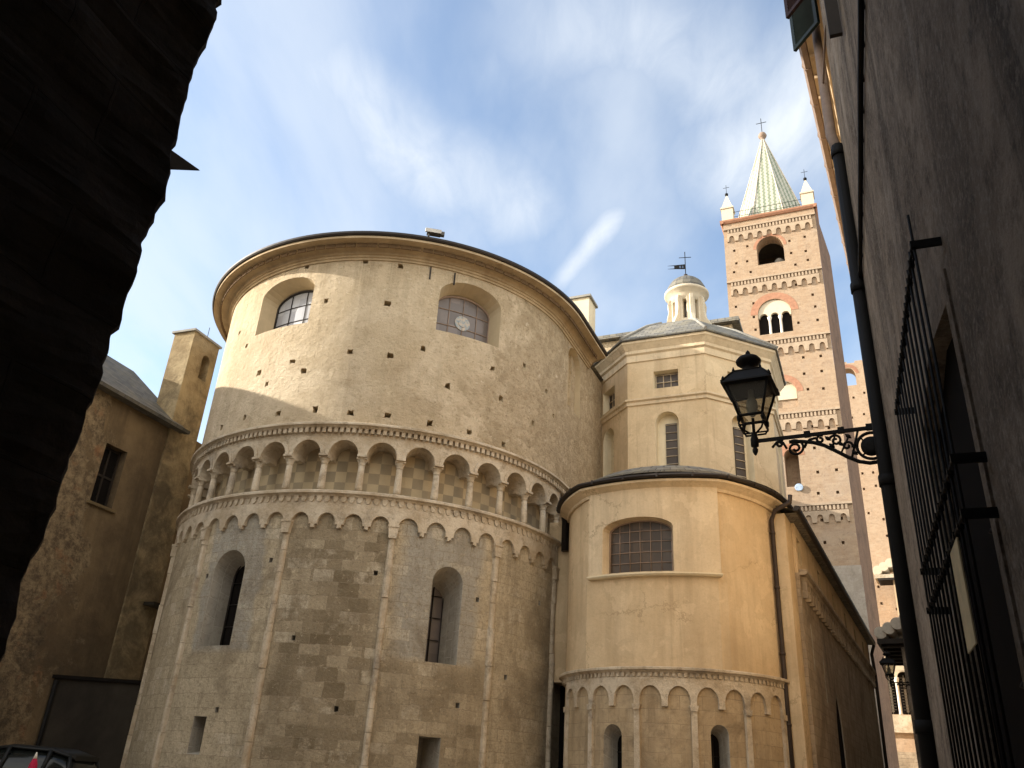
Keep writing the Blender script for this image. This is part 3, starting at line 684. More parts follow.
# nave behind the apse
nave = thing('church_nave', 'tall church nave roofed in slate rising behind the round apse', 'nave', ch(20, 0))
q = MB(); NV = Pln(ch(1.5, -5.8), 114, 204)
q.box(ch(7.5, 0, 7.7), (11.6, 12, 15.4), (VV, U, V((0, 0, 1)))); q.box(ch(23.3, 0, 9.5), (10.4, 19.5, 19), (VV, U, V((0, 0, 1)))); q.box(ch(13.2, 5.5, 10.76), (9, 2.4, 21.51), (VV, U, V((0, 0, 1)))); q.build('wall', 'drum plaster', nave)
q = MB()
for u0, u1, hv, ze, zr in ((1.5, 13.6, 6.1, 15.45, 20.3), (13.4, 33.2, 5.4, 19.05, 23.2)):
    a, b, cc, d, e, f = ch(u0, -hv, ze), ch(u1, -hv, ze), ch(u1, hv, ze), ch(u0, hv, ze), ch(u0, 0, zr), ch(u1, 0, zr)
    for fc in ((a, b, f, e), (d, e, f, cc), (a, e, d), (b, cc, f), (a, d, cc, b)): q.face(fc)
q.box(ch(13.2, 5.5, 21.64), (9.7, 3.0, .2), (VV, U, V((0, 0, 1)))); q.build('roof', 'slate', nave)

# ------------------------------------------------------------------ side chapel (ochre side apse)
Cs = ch(.17, 9.38); CS = (Cs.x, Cs.y); SA = Cyl(CS, 2.85); X2 = SA.x; SAF = Facet(CS, 2.85, (-124, -57, 11, 79, 147), .31)
chap = thing('side_apse', 'smooth ochre plastered side apse with pale blind arcade at its foot', 'apse', (Cs.x, Cs.y, 0))
q = MB(); q.wall(SA, X2(-100), X2(92), -.3, 4.0, -.7, 0); lo2 = q.build('stone_wall', ['chapel ashlar', 'reveal ashlar'], chap)
c = MB()
c.prism(SA, arch(X2(-42.5), .26, 1.2, 2.78), -.55, .2, .85, 1, (X2(-42.5), 1.2)); c.prism(SA, arch(X2(7.5), .22, 1.2, 2.9), -.55, .2, .85, 1, (X2(7.5), 1.2))
cut(lo2, c, ['chapel ashlar', 'reveal ashlar'])
for th in (-42.5, 7.5):
    q = MB(); q.prism(SA, arch(X2(th), .3, 1.1, 2.7), -.54, -.48); w = q.build('window', 'void', chap)
    q = MB(); q.tube([SA.p(X2(th), 1.1, -.46), SA.p(X2(th), 2.9, -.46)], .015, 5)
    for zz in (1.6, 2.0, 2.4): q.tube([SA.p(X2(th) - .22, zz, -.46), SA.p(X2(th) + .22, zz, -.46)], .01, 5)
    q.build('frame', 'dark metal', w)
les2 = [-80.5, -55, -29.5, -4, 21.5, 47, 72.5]
for th in les2:
    q = MB(); x = X2(th); q.prism(SA, [(x - .07, -.2), (x + .07, -.2), (x + .065, 3.3), (x - .065, 3.3)], -.02, .075)
    le = q.build('lesene', 'pale stone', chap)
    q = MB(); q.prism(SA, [(x - .07, 3.28), (x + .07, 3.28), (x + .1, 3.4), (x - .1, 3.4)], -.02, .105); q.build('capital', 'pale stone', le)
q = MB(); pts = []
for a, b in zip(les2, les2[1:]):
    st = (b - a) / 2
    for i in range(2):
        x = X2(a + st * (i + .5)); ed = R(st) * 2.85 / 2; hw = ed - .07
        pts += [(x - ed, 3.36), (x - hw, 3.36), (x - hw, 3.5)] + archline(x, hw, 3.5, 10, hw * 1.25) + [(x + hw, 3.5), (x + hw, 3.36), (x + ed, 3.36)]
q.strip(SA, pts, 3.98, -.02, .07); q.build('corbel_arches', 'pale stone', chap)
string('string_course', SA, chap, X2(-100), X2(92), 4.09, .17, .12, 'pale stone', .13, .075, .09, 'box')
q = MB(); q.wall(SA, X2(-100), X2(92), 3.97, 4.22, -.7, .05); q.build('frieze_band', 'pale stone', chap)
q = MB(); q.wall(SAF, X2(-100), X2(92), 4.2, 8.62, -.7, .0); up2 = q.build('plaster_wall', ['ochre plaster', 'ochre trim'], chap)
pcx = X2(-22.3); pw = X2(11) - pcx
c = MB(); c.prism(SAF, arch(X2(-28.6), .90, 6.4, 7.55, .28), -.4, .5, .94, 1, (X2(-28.6), 6.42)); cut(up2, c, ['ochre plaster', 'ochre trim'])
q = MB(); q.wall(SAF, X2(-54), X2(10), 6.38, 8.6, -.1, .1); pn = q.build('raised_panel', ['ochre trim', 'ochre trim'], chap)
c = MB(); c.prism(SAF, arch(X2(-28.6), .90, 6.41, 7.55, .28), -.5, .5, .94, 1, (X2(-28.6), 6.42)); cut(pn, c, ['ochre trim', 'ochre trim'])
q = MB(); q.sweep(SAF, [(0, 6.3), (.11, 6.31), (.15, 6.35), (.15, 6.378), (0, 6.378)], X2(-54.3), X2(10.3)); q.build('panel_sill', 'cream plaster', chap)
leaded(chap, SAF, X2(-28.6), .86, 6.43, 7.5, .27, -.2, 'chapel glass', 6, 5, 'worn pipe', .011, .03)
q = MB()
q.sweep(SAF, [(-.1, 8.45), (.06, 8.45), (.08, 8.52), (.2, 8.6), (.28, 8.64), (.28, 8.7), (-.1, 8.72)], X2(-100), X2(88)); q.build('eaves_cornice', 'ochre trim', chap)
q = MB(); q.sweep(SAF, [(.0, 8.74), (.26, 8.725), (.36, 8.73), (.39, 8.765), (.385, 8.80), (.33, 8.83), (0, 8.86)], X2(-100), X2(88))
for i in range(12):
    th = -95 + 15.5 * i; q.wall(SAF, X2(th) - .02, X2(th) + .02, 8.715, 8.82, .35, .40)
q.build('gutter', 'dark metal', chap)
q = MB(); q.lathe((Cs.x, Cs.y, 0), [(3.2, 8.86), (2.3, 9.36), (0, 9.5)], 48); q.build('roof', 'slate', chap)
pa = SA.p(X2(70), 0, .1)
def pipe(name, pts, r, mat, parent, bands=(), n=10):
    q = MB(); q.tube(pts, r, n)
    for t in bands: q.lathe(t, [(r * 1.25, -.03), (r * 1.25, .03)], 10)
    return q.build(name, mat, parent)
xa = X2(63)
# (its downpipe stands at the aisle corner, below)
# chancel wall closing the corner between the two apses
q = MB(); q.box(ch(1.6, 6.8, 6.4), (2.0, 3.2, 4.5), (VV, U, V((0, 0, 1)))); q.build('corner_wall', 'ochre plaster', chap)
q = MB(); q.box(ch(1.9, 6.8, 2.1), (2.0, 2.2, 4.4), (VV, U, V((0, 0, 1)))); q.build('shade_block', 'void', chap)  # solid near-black block standing in for the shade of the slot
pipe('corner_downpipe', [ch(-.25, 6.35, 8.85), ch(-.1, 6.32, 8.6), ch(-.08, 6.32, 7.75)], .11, 'dark metal', chap)
# ------------------------------------------------------------------ aisle wall receding to the right
A0 = V((7.83, 21.3, 0)); AW = Pln(A0, 28, 118)
pipe('downpipe', [AW.p(-1.15, 8.74, .12), AW.p(-1.15, 8.55, .1), AW.p(-1.1, 8.38, -.3), AW.p(-1.03, 8.15, -.42), AW.p(-1.03, 4, -.42), AW.p(-1.03, .1, -.42)], .06, 'copper pipe', chap, [AW.p(-1.03, z, -.42) for z in (1.6, 3.2, 4.8, 6.4, 7.8)])
aisle = thing('church_aisle', 'long church side wall of rubble below a narrow ochre strip, receding down the street', 'church wall', A0)
q = MB(); q.wall(AW, -.0, 20.2, -.3, 7.0, -5, 0); ai = q.build('rubble_wall', ['aisle rubble', 'reveal ashlar'], aisle)
c = MB()
c.prism(AW, [(4.7, .2), (6.1, .2), (6.1, 3.2), (6.0, 3.8), (5.75, 4.35), (5.4, 4.75), (5.05, 4.35), (4.8, 3.8), (4.7, 3.2)], -.5, .3, .95, 1, (5.4, 1.5))
for x, z in ((1.2, 5.2), (3.1, 4.6)): c.prism(AW, [(x - .06, z - .5), (x + .06, z - .5), (x + .06, z + .7), (x - .06, z + .7)], -.3, .3, 1, 1)
cut(ai, c, ['aisle rubble', 'reveal ashlar'])
q = MB(); q.prism(AW, [(4.72, .2), (6.08, .2), (6.08, 3.2), (5.98, 3.8), (5.74, 4.33), (5.4, 4.72), (5.06, 4.33), (4.82, 3.8), (4.72, 3.2)], -.2, -.035); q.build('arch_shade_fill', 'void', aisle)  # near-black fill put in so the open arch reads as deep shade
q = MB(); q.wall(AW, -.93, -.02, -.3, 8.34, -3, -.1); q.build('quoin_strip', 'ochre plaster', aisle)
q = MB(); q.wall(AW, .0, 20.2, 7.0, 8.35, -5, -.02); st = q.build('plaster_strip', ['ochre plaster', 'reveal plaster'], aisle)
c = MB()
for x in (.55, 4.3, 7.6, 11, 14.2, 17.4): c.prism(AW, [(x - .3, 7.3), (x + .3, 7.3), (x + .3, 8.05), (x - .3, 8.05)], -.3, .2, .85, 1)
cut(st, c, ['ochre plaster', 'reveal plaster'])
for x in (.55, 4.3, 7.6, 11, 14.2, 17.4): 
    q = MB(); q.wall(AW, x - .28, x + .28, 7.32, 8.03, -.29, -.25); q.build('window', 'void', aisle)
q = MB(); pts = []
n = 34
for i in range(n):
    x = .3 + (i + .5) * 19.8 / n; ed = 19.8 / n / 2; hw = ed - .08
    pts += [(x - ed, 6.4), (x - hw, 6.4), (x - hw, 6.6)] + archline(x, hw, 6.6, 8, hw * 1.2) + [(x + hw, 6.6), (x + hw, 6.4), (x + ed, 6.4)]
q.strip(AW, pts, 6.95, -.02, .13); q.sweep(AW, [(0, 6.95), (.14, 6.95), (.2, 7.0), (.2, 7.08), (0, 7.1)], .05, 20.2); q.build('corbel_arches', 'aisle rubble', aisle)
q = MB(); q.face([AW.p(-.9, 8.4, .22), AW.p(20.3, 8.4, .22), AW.p(20.3, 9.3, -2.6), AW.p(-.9, 9.3, -2.6)]); q.face([AW.p(-.9, 8.34, .2), AW.p(20.3, 8.34, .2), AW.p(20.3, 8.34, -2.6), AW.p(-.9, 8.34, -2.6)]); q.build('roof', 'slate', aisle)
q = MB(); q.sweep(AW, [(.14, 8.35), (.24, 8.33), (.3, 8.37), (.31, 8.45), (.2, 8.47)], -1.1, 20.4); q.build('gutter', 'dark metal', aisle)
pipe('downpipe', [AW.p(20.0, 8.3, .25), AW.p(20.05, 7.9, .1), AW.p(20.05, 7, .14), AW.p(20.05, .1, .1)], .07, 'copper pipe', aisle)

# ------------------------------------------------------------------ octagonal chapel with lantern
O = Cs + U * 4.0 - VV * .2
octa = thing('octagonal_chapel', 'ochre octagonal chapel with slate roof behind the side apse', 'chapel', (O.x, O.y, 0))
def octring(mb, prof, m=0):                      # prof [(apothem, z)] closed or open chain
    k8 = 1 / cos(pi / 8)
    for (a1, z1), (a2, z2) in zip(prof, prof[1:]):
        for i in range(8):
            A, B = R(24 + 22.5 + 45 * i), R(24 + 22.5 + 45 * (i + 1))
            P = lambda a, z, t: V((O.x + a * k8 * sin(t), O.y + a * k8 * cos(t), z))
            q = [P(a1, z1, A), P(a1, z1, B), P(a2, z2, B), P(a2, z2, A)]
            w1, w2 = a1 * tan(pi / 8), a2 * tan(pi / 8); L = math.hypot(a2 - a1, z2 - z1)
            uv = [(-w1, z1), (w1, z1), (w2, z1 + L), (-w2, z1 + L)]
            if a2 < 1e-5: q, uv = q[:3], uv[:3]
            mb.face(q, uv, m)
AP8 = 3.0
q = MB(); octring(q, [(AP8, 6), (AP8, 14.6), (AP8 - .5, 14.6), (AP8 - .5, 6), (AP8, 6)]); ow = q.build('wall', ['ochre plaster', 'cream plaster'], octa)
FACES = []
c = MB()
def oface(i):                                    # face plane with outward azimuth
    na = 24 + 45 * i; cpt = O + V((sin(R(na)), cos(R(na)), 0)) * AP8
    return Pln(cpt, na - 90, na)
wins = []
for i in (4, 3, 5, 2):
    F = oface(i)
    c.prism(F, arch(.0, .37, 9.3, 11.9, .37), -.3, .3, .97, 1)
    if i in (4, 3): c.prism(F, [(-.42, 13.08), (.42, 13.08), (.42, 13.72), (-.42, 13.72)], -.3, .3, .9, 1)
    else: c.prism(F, [(-.42, 12.9), (.42, 12.9), (.42, 13.72), (-.42, 13.72)], -.3, .3, .9, 1)
    wins.append((F, i))
cut(ow, c, ['ochre plaster', 'cream plaster'])
for F, i in wins:
    q = MB(); q.wall(F, -.36, .36, 13.09, 13.67, -.29, -.24); w = q.build('window', 'chapel glass', octa)
    q = MB()
    for x in (-.36, -.12, .12, .36): q.tube([F.p(x, 13.1, -.22), F.p(x, 13.67, -.22)], .018, 5)
    for z in (13.12, 13.38, 13.64): q.tube([F.p(-.37, z, -.22), F.p(.37, z, -.22)], .018, 5)
    q.build('frame', 'pale stone', w)
    x0 = .14
    q = MB(); q.wall(F, -.1, .25, 9.3, 11.95, -.31, -.26); w = q.build('window', 'chapel glass', octa)
    q = MB()
    for k in range(11): q.tube([F.p(-.1, 9.3 + .26 * k, -.245), F.p(.25, 9.3 + .26 * k, -.245)], .016, 5)
    q.build('frame', 'pale stone', w)
q = MB()
octring(q, [(AP8, 12.55), (AP8 + .05, 12.57), (AP8 + .05, 12.67), (AP8 + .11, 12.71), (AP8 + .11, 12.77), (AP8, 12.8)]); q.build('string_course', 'ochre trim', octa)
q = MB()
octring(q, [(AP8, 14.1), (AP8 + .04, 14.12), (AP8 + .04, 14.35), (AP8 + .1, 14.4), (AP8 + .1, 14.5), (AP8 + .22, 14.66), (AP8 + .26, 14.7), (AP8 + .26, 14.78), (AP8 - .3, 14.8)]); q.build('eaves_cornice', 'ochre trim', octa)
q = MB(); octring(q, [(AP8 - .1, 14.79), (AP8 + .32, 14.785), (AP8 + .33, 14.84), (2.0, 16.0), (1.2, 16.52), (0, 16.6)]); q.build('roof', 'slate', octa)
q = MB()
for i in range(8):
    t = R(24 + 22.5 + 45 * i); k8 = 1 / cos(pi / 8)
    P = lambda a, z: V((O.x + a * k8 * sin(t), O.y + a * k8 * cos(t), z))
    q.tube([P(AP8 + .34, 14.86), P(2.0, 16.01), P(1.2, 16.53)], .05, 6)
q.build('hip_ridges', 'grey stone', octa)
# lantern
LZ = 16.68; LO = O + VV * .22; LS = .80
lant = MB(); LC = (LO.x, LO.y, 0)
q = MB(); q.lathe(LC, [(r * LS, z) for r, z in ((.85, LZ - .7), (.85, LZ + .1), (.74, LZ + .16), (.74, LZ + 1.3), (.78, LZ + 1.34), (.80, LZ + 1.42), (.98, LZ + 1.5), (1.02, LZ + 1.54), (1.02, LZ + 1.6), (.6, LZ + 1.64))], 32); la = q.build('lantern', 'white stucco', octa)
LM = Cyl((LO.x, LO.y), .74 * LS)
c = MB()
for i in range(8):
    x = R(202 + 45 * i - 180 + 0) * -.74 * LS
    c.prism(LM, [(x - .07, LZ + .3), (x + .07, LZ + .3), (x + .07, LZ + 1.1), (x - .07, LZ + 1.1)], -.35, .2, 1)
cut(la, c, ['white stucco'])
q = MB(); q.lathe(LC, [(.4, LZ), (.4, LZ + 1.3)], 20); q.build('panes', 'chapel glass', la)
q = MB()
for i in range(8):
    t = R(202 + 45 * i - 180 + 22.5); dirv = V((sin(t), -cos(t), 0)) if False else V((sin(-t), -cos(-t), 0)); sd_ = V((dirv.y, -dirv.x, 0))
    prof = [(.72, LZ + 1.3), (.84, LZ + 1.28), (.9, LZ + 1.1), (.86, LZ + .8), (.95, LZ + .4), (1.12, LZ + .15), (1.25, LZ - .05), (1.25, LZ - .55), (.72, LZ - .2)]
    pl = [V((LO.x, LO.y, 0)) + dirv * r * LS + V((0, 0, z)) for r, z in prof]
    A = [p + sd_ * .055 for p in pl]; B = [p - sd_ * .055 for p in pl]
    for k in range(len(pl)): q.face([A[k], A[(k + 1) % len(pl)], B[(k + 1) % len(pl)], B[k]])
    q.face(A); q.face(B[::-1])
q.build('scroll_buttresses', 'white stucco', la)
dome = [(.98 - .0, LZ + 1.61)] + [(.92 * cos(pi / 2 * i / 8), LZ + 1.62 + .72 * sin(pi / 2 * i / 8)) for i in range(9)]
q = MB(); q.lathe(LC, [(r * LS, z) for r, z in dome], 16, smooth=False); q.build('dome', 'slate', la)
top = LZ + 2.34
# weather vane
vane = thing('weather_vane', 'iron cross with swallowtail weather vane on top of the little lantern dome', 'weather vane', (LO.x, LO.y, top))
q = MB(); q.lathe((LO.x, LO.y, top), [(.03, -.02), (.1, .06), (.13, .15), (.1, .25), (.03, .3)], 12); q.build('ball', 'copper pipe', vane)
q = MB(); q.tube([(LO.x, LO.y, top + .25), (LO.x, LO.y, top + 1.75)], .022, 6)
ax = V((cos(R(-12)), sin(R(-12)), 0)); oc = V((LO.x, LO.y, top))
q.tube([oc + ax * -.33 + V((0, 0, 1.38)), oc + ax * .33 + V((0, 0, 1.38))], .02, 6); q.build('cross', 'wrought iron', vane)
q = MB()
def flagpoly(pts, th=.012):
    pl = [oc + ax * x + V((0, 0, z)) for x, z in pts]; nn = V((-ax.y, ax.x, 0)) * th
    q.face([p + nn for p in pl]); q.face([p - nn for p in pl][::-1])
    for k in range(len(pl)): q.face([pl[k] + nn, pl[(k + 1) % len(pl)] + nn, pl[(k + 1) % len(pl)] - nn, pl[k] - nn])
flagpoly([(-.02, .62), (-.02, .72), (-.95, .68)]); flagpoly([(-.02, .83), (-.02, .93), (-.95, .88)]); flagpoly([(-.02, .72), (-.02, .83), (-.1, .83), (-.1, .72)]); flagpoly([(-.32, .65), (-.32, .9), (-.6, .86), (-.6, .68)]); flagpoly([(-.18, .67), (-.18, .92), (-.24, .92), (-.24, .67)])
flagpoly([(-.1, .75), (-.1, .8), (-.34, .8), (-.34, .75)])
q.build('flag', 'wrought iron', vane)

# chimney poking over the apse roof
cp = ch(6.2, 4.55)
chim = thing('roof_chimney', 'small plastered block with stone cap poking above the right end of the apse roof', 'chimney', (cp.x, cp.y, 15))
q = MB(); q.box((cp.x, cp.y, 17.6), (.9, .9, 5.2), (VV, U, V((0, 0, 1)))); q.build('stack', 'cream plaster', chim)
q = MB(); q.box((cp.x, cp.y, 20.24), (1.08, 1.08, .1), (VV, U, V((0, 0, 1)))); q.build('cap', 'grey stone', chim)

# ------------------------------------------------------------------ bell tower
TD = 53.; k_ = TD / 50
T0 = V((17.43332 * k_, 46.86234 * k_, 0)); HWT = 3.13 * k_
Z_ = lambda z: (z - 1.6) * k_ + 1.6
TC = T0 + U * HWT
tower = thing('bell_tower', 'tall square brick bell tower with arched windows and a green tiled spire', 'bell tower', (TC.x, TC.y, 0))
ZT = Z_(38.95); cz0, cz1, cz2, cz3 = Z_(13.8), Z_(17.3), 0, 0
q = MB()
TF = Pln(T0, 114, 204); TR_ = Pln(T0 + VV * HWT + U * HWT, 24, 114); TL_ = Pln(T0 - VV * HWT + U * HWT, 24, 294); TB_ = Pln(T0 + U * 2 * HWT, 114, 24)
q.wall(TF, -HWT, HWT, Z_(13.8), ZT, -2 * HWT, 0)
body = q.build('brick_shaft', ['tower brick', 'tower brick'], tower)
c = MB(); c.box(TC + V((0, 0, Z_(36.6))), (2 * HWT - 2, 2 * HWT - 2, 5.5), (VV, U, V((0, 0, 1)))); cut(body, c, ['tower brick'])
kk = k_
c = MB()
c.prism(TF, arch(-.05 * kk, .9 * kk, Z_(34.95), Z_(36.3), .92 * kk), -1.4, .4)
c.prism(TF, arch(-.17 * kk, 1.07 * kk, Z_(29.4), Z_(31.0), 1.05 * kk), -.35, .4)
c.prism(TF, arch(.0, .42 * kk, Z_(18.7), Z_(20.7), .45 * kk), -1.4, .4)
c.prism(TF, arch(-.17 * kk, .9 * kk, Z_(23.95), Z_(25.0), .85 * kk), -.3, .4)
for F in (TR_,): c.prism(F, arch(.4, .9 * kk, Z_(34.95), Z_(36.3), .92 * kk), -.5, .4)
ph = []
for zz in (38.0, 36.6, 35.5, 34.6, 33.0, 31.9, 30.9, 29.9, 27.4, 26.2, 25.0, 22.4, 21.0, 19.6, 18.2, 16.6, 15.2):
    for vx in (-2.5, -1.55, 1.35, 2.35):
        if zz in (30.9, 31.9) and abs(vx) < 1.5: continue
        x = (vx + random.uniform(-.15, .15)) * kk; z = Z_(zz + random.uniform(-.12, .12))
        c.prism(TF, [(x - .085, z - .1), (x + .085, z - .1), (x + .085, z + .1), (x - .085, z + .1)], -.3, .2)
cut(body, c, ['tower brick'])
q = MB(); q.wall(TF, -HWT - .04, HWT + .04, -.3, Z_(13.8), -6.5, .04); q.build('stone_base', 'tower base stone', tower)
for F, nm in ((TF, 0),):                # corbel tables: dentils over little arches
    for zz in (38.25, 33.75, 28.75, 23.4, 17.35):
        q = MB(); z = Z_(zz); pts = []; n = 9
        x0, x1 = -HWT + .25, HWT - .25
        for i in range(n):
            ed = (x1 - x0) / n / 2; x = x0 + (2 * i + 1) * ed; hw = ed - .17
            pts += [(x - ed, z - 1.05), (x - ed + .13, z - 1.05), (x - ed + .17, z - .75), (x - hw, z - .75)] + archline(x, hw, z - .72, 8, hw * 1.05) + [(x + hw, z - .75), (x + ed - .13, z - 1.05), (x + ed, z - 1.05)]
        pts = [p for i, p in enumerate(pts) if i == 0 or p[0] >= pts[i - 1][0] - 1e-9]
        q.strip(F, pts, z - .3, -.02, .13, 0)
        nd = 26
        for i in range(nd):
            x = x0 + (i + .5) * (x1 - x0) / nd; q.prism(F, [(x - .065, z - .26), (x + .065, z - .26), (x + .065, z + .05), (x - .065, z + .05)], -.02, .12)
        q.wall(F, -HWT, HWT, z + .06, z + .2, -.02, .16)
        q.build('corbel_table', 'corbel stone', tower)
# belfry arch rings
def ring(M, cx, zs, r1, r2, d, mat, name, parent, rise=1., n=20):
    q = MB()
    for i in range(n):
        a, b = pi * i / n, pi * (i + 1) / n
        q.prism(M, [(cx + r1 * cos(a), zs + r1 * rise * sin(a)), (cx + r2 * cos(a), zs + r2 * rise * sin(a)), (cx + r2 * cos(b), zs + r2 * rise * sin(b)), (cx + r1 * cos(b), zs + r1 * rise * sin(b))], -.03, d)
    return q.build(name, mat, parent)
ring(TF, -.05 * kk, Z_(36.3), .92 * kk, 1.12 * kk, .012, 'arch brick', 'brick_arch', tower)
ring(TF, -.17 * kk, Z_(31.0), 1.07 * kk, 1.55 * kk, .014, 'arch brick', 'brick_arch', tower)
ring(TF, -.17 * kk, Z_(25.0), .9 * kk, 1.3 * kk, .014, 'arch brick', 'brick_arch', tower)
ring(TF, .0, Z_(20.7), .42 * kk, .8 * kk, .014, 'arch brick', 'brick_arch', tower)
q = MB(); ccx = -.17 * kk; P3 = []
for i in range(3):
    x = ccx + (i - 1) * .7 * kk; hw = .27 * kk; ed = .35 * kk
    P3 += [(x - ed, Z_(30.75)), (x - hw, Z_(30.75))] + archline(x, hw, Z_(30.78), 8) + [(x + hw, Z_(30.75)), (x + ed, Z_(30.75))]
def topz(x): return Z_(31.0) + 1.03 * kk * sqrt(max(.0, 1 - ((x - ccx) / (1.06 * kk)) ** 2))
for (a, za), (b, zb) in zip(P3, P3[1:]):
    if b - a < 1e-6: continue
    n = 3
    for i in range(n):
        xa_, xb_ = a + (b - a) * i / n, a + (b - a) * (i + 1) / n; zA, zB = za + (zb - za) * i / n, za + (zb - za) * (i + 1) / n
        q.face([TF.p(xa_, zA, -.1), TF.p(xb_, zB, -.1), TF.p(xb_, max(topz(xb_), zB), -.1), TF.p(xa_, max(topz(xa_), zA), -.1)])
        q.face([TF.p(xa_, zA, -.35), TF.p(xb_, zB, -.35), TF.p(xb_, zB, -.1), TF.p(xa_, zA, -.1)])
q.build('tympanum', 'white stucco', tower)
for i in (-.5, .5):
    x = ccx + i * .7 * kk; q = MB(); pb = TF.p(x, 0, -.18)
    q.lathe(pb, [(.13, Z_(29.4)), (.13, Z_(29.45)), (.09, Z_(29.5)), (.085, Z_(30.5)), (.15, Z_(30.68)), (.16, Z_(30.76))], 12); q.build('window_column', 'white marble', tower)
q = MB(); q.wall(TF, ccx - 1.05 * kk, ccx + 1.05 * kk, Z_(29.4), Z_(32.0), -.36, -.33); q.build('window_opening', 'void', tower)
q = MB(); q.wall(TF, ccx - .87 * kk, ccx + .87 * kk, Z_(24.6), Z_(25.83), -.29, -.2); q.build('blind_arch_filling', 'white stucco', tower)
bl = MB(); bl.lathe(T0 + U * 1.7 + VV * .42 + V((0, 0, Z_(35.1))), [(.62, 0), (.55, .25), (.42, .6), (.36, 1.0), (.2, 1.2), (.06, 1.25)], 20); bl.build('bell', 'grey stone', tower)
q = MB()
for F in (TF, TR_, TL_, TB_): q.sweep(F, [(-.05, ZT - .05), (.1, ZT - .05), (.2, ZT + .1), (.22, ZT + .22), (-.05, ZT + .22)], -HWT - .2, HWT + .2)
q.build('top_cornice', 'arch brick', tower)
q = MB(); q.wall(TF, -HWT - .1, HWT + .1, ZT + .0, ZT + .2, -2 * HWT, .1); q.build('terrace', 'grey stone', tower)
ZS = ZT + .22
k8 = 1 / cos(pi / 8)
SR = 2.72 * kk
q = MB()
SP = [(SR, ZS), (SR * .94, ZS + .5), (.09, Z_(48.75))]
q.lathe((TC.x, TC.y, 0), [(r * k8, z) for r, z in SP], 8, m=0, smooth=False, a0=R(-24 + 22.5)); sp = q.build('spire', 'spire tiles', tower)
q = MB()
for i in range(8):
    t = R(-24 + 22.5 + 45 * i); q.tube([(TC.x + (r + .02) * k8 * cos(t), TC.y + (r + .02) * k8 * sin(t), z) for r, z in SP], .06, 5, r2=.04)
q.build('hip_ridges', 'ridge mortar', sp)
q = MB(); q.lathe((TC.x, TC.y, Z_(48.7)), [(.1, 0), (.16, .1), (.12, .16), (.26, .28), (.36, .5), (.26, .74), (.1, .86), (.03, .95)], 16); q.build('finial_ball', 'worn pipe', sp)
def cross(mb, p, h, w, r):
    mb.tube([p, p + V((0, 0, h))], r, 5); mb.tube([p + VV * -w + V((0, 0, h * .68)), p + VV * w + V((0, 0, h * .68))], r, 5)
q = MB(); cross(q, V((TC.x, TC.y, Z_(49.55))), 1.55, .42, .028); q.build('cross', 'wrought iron', sp)
for sx, sy in ((-1, -1), (1, -1), (-1, 1), (1, 1)):
    p = TC + VV * sx * (HWT - .38) + U * sy * (HWT - .38)
    q = MB(); q.box(p + V((0, 0, ZS + .6)), (.86, .86, 1.2), (VV, U, V((0, 0, 1)))); q.box(p + V((0, 0, ZS + 1.25)), (1.0, 1.0, .12), (VV, U, V((0, 0, 1))))
    q.lathe((p.x, p.y, 0), [(.6, ZS + 1.31), (.04, ZS + 2.75)], 4, a0=R(-24 + 45), smooth=False); pn = q.build('pinnacle', 'white stucco', tower)
    q = MB(); q.lathe((p.x, p.y, ZS + 2.7), [(.03, 0), (.13, .1), (.13, .22), (.03, .32)], 10); cross(q, V((p.x, p.y, ZS + 3.0)), .8, .24, .018); q.build('finial', 'wrought iron', pn)
q = MB()
for F in (TF, TR_, TL_, TB_):
    for z in (.45, .9): q.tube([F.p(-HWT + .8, ZS + z, -.2), F.p(HWT - .8, ZS + z, -.2)], .018, 5)
    for i in range(12): x = -HWT + .8 + (2 * HWT - 1.6) * i / 11; q.tube([F.p(x, ZS, -.2), F.p(x, ZS + .9, -.2)], .014, 4)
q.build('railing', 'wrought iron', tower)
q = MB(); a_, b_, e_ = T0 + VV * (HWT + .004), T0 + VV * (HWT + .004) + U * 2 * HWT, T0 + VV * (HWT + .72) + U * 2 * HWT   # the tower is out of square: its side runs a little outward
zl, zh = -.2, ZT - .1
q.face([a_ + UPZ * zl, e_ + UPZ * zl, e_ + UPZ * zh, a_ + UPZ * zh], [(0, zl), (6.6, zl), (6.6, zh), (0, zh)]); q.face([b_ + UPZ * zl, e_ + UPZ * zl, e_ + UPZ * zh, b_ + UPZ * zh]); q.face([a_ + UPZ * zh, e_ + UPZ * zh, b_ + UPZ * zh]); q.build('side_wall', 'tower shaded brick', tower)
q = MB(); pc = TF.p(.28 * kk, Z_(18.6), .12); q.lathe(pc, [(.23, -.03), (.26, 0), (.23, .04)], 20, TF.n); tag(q.build('round_plate', 'blue grey plate'), 'small pale blue round plate below the narrow arched window of the bell tower', 'plate')

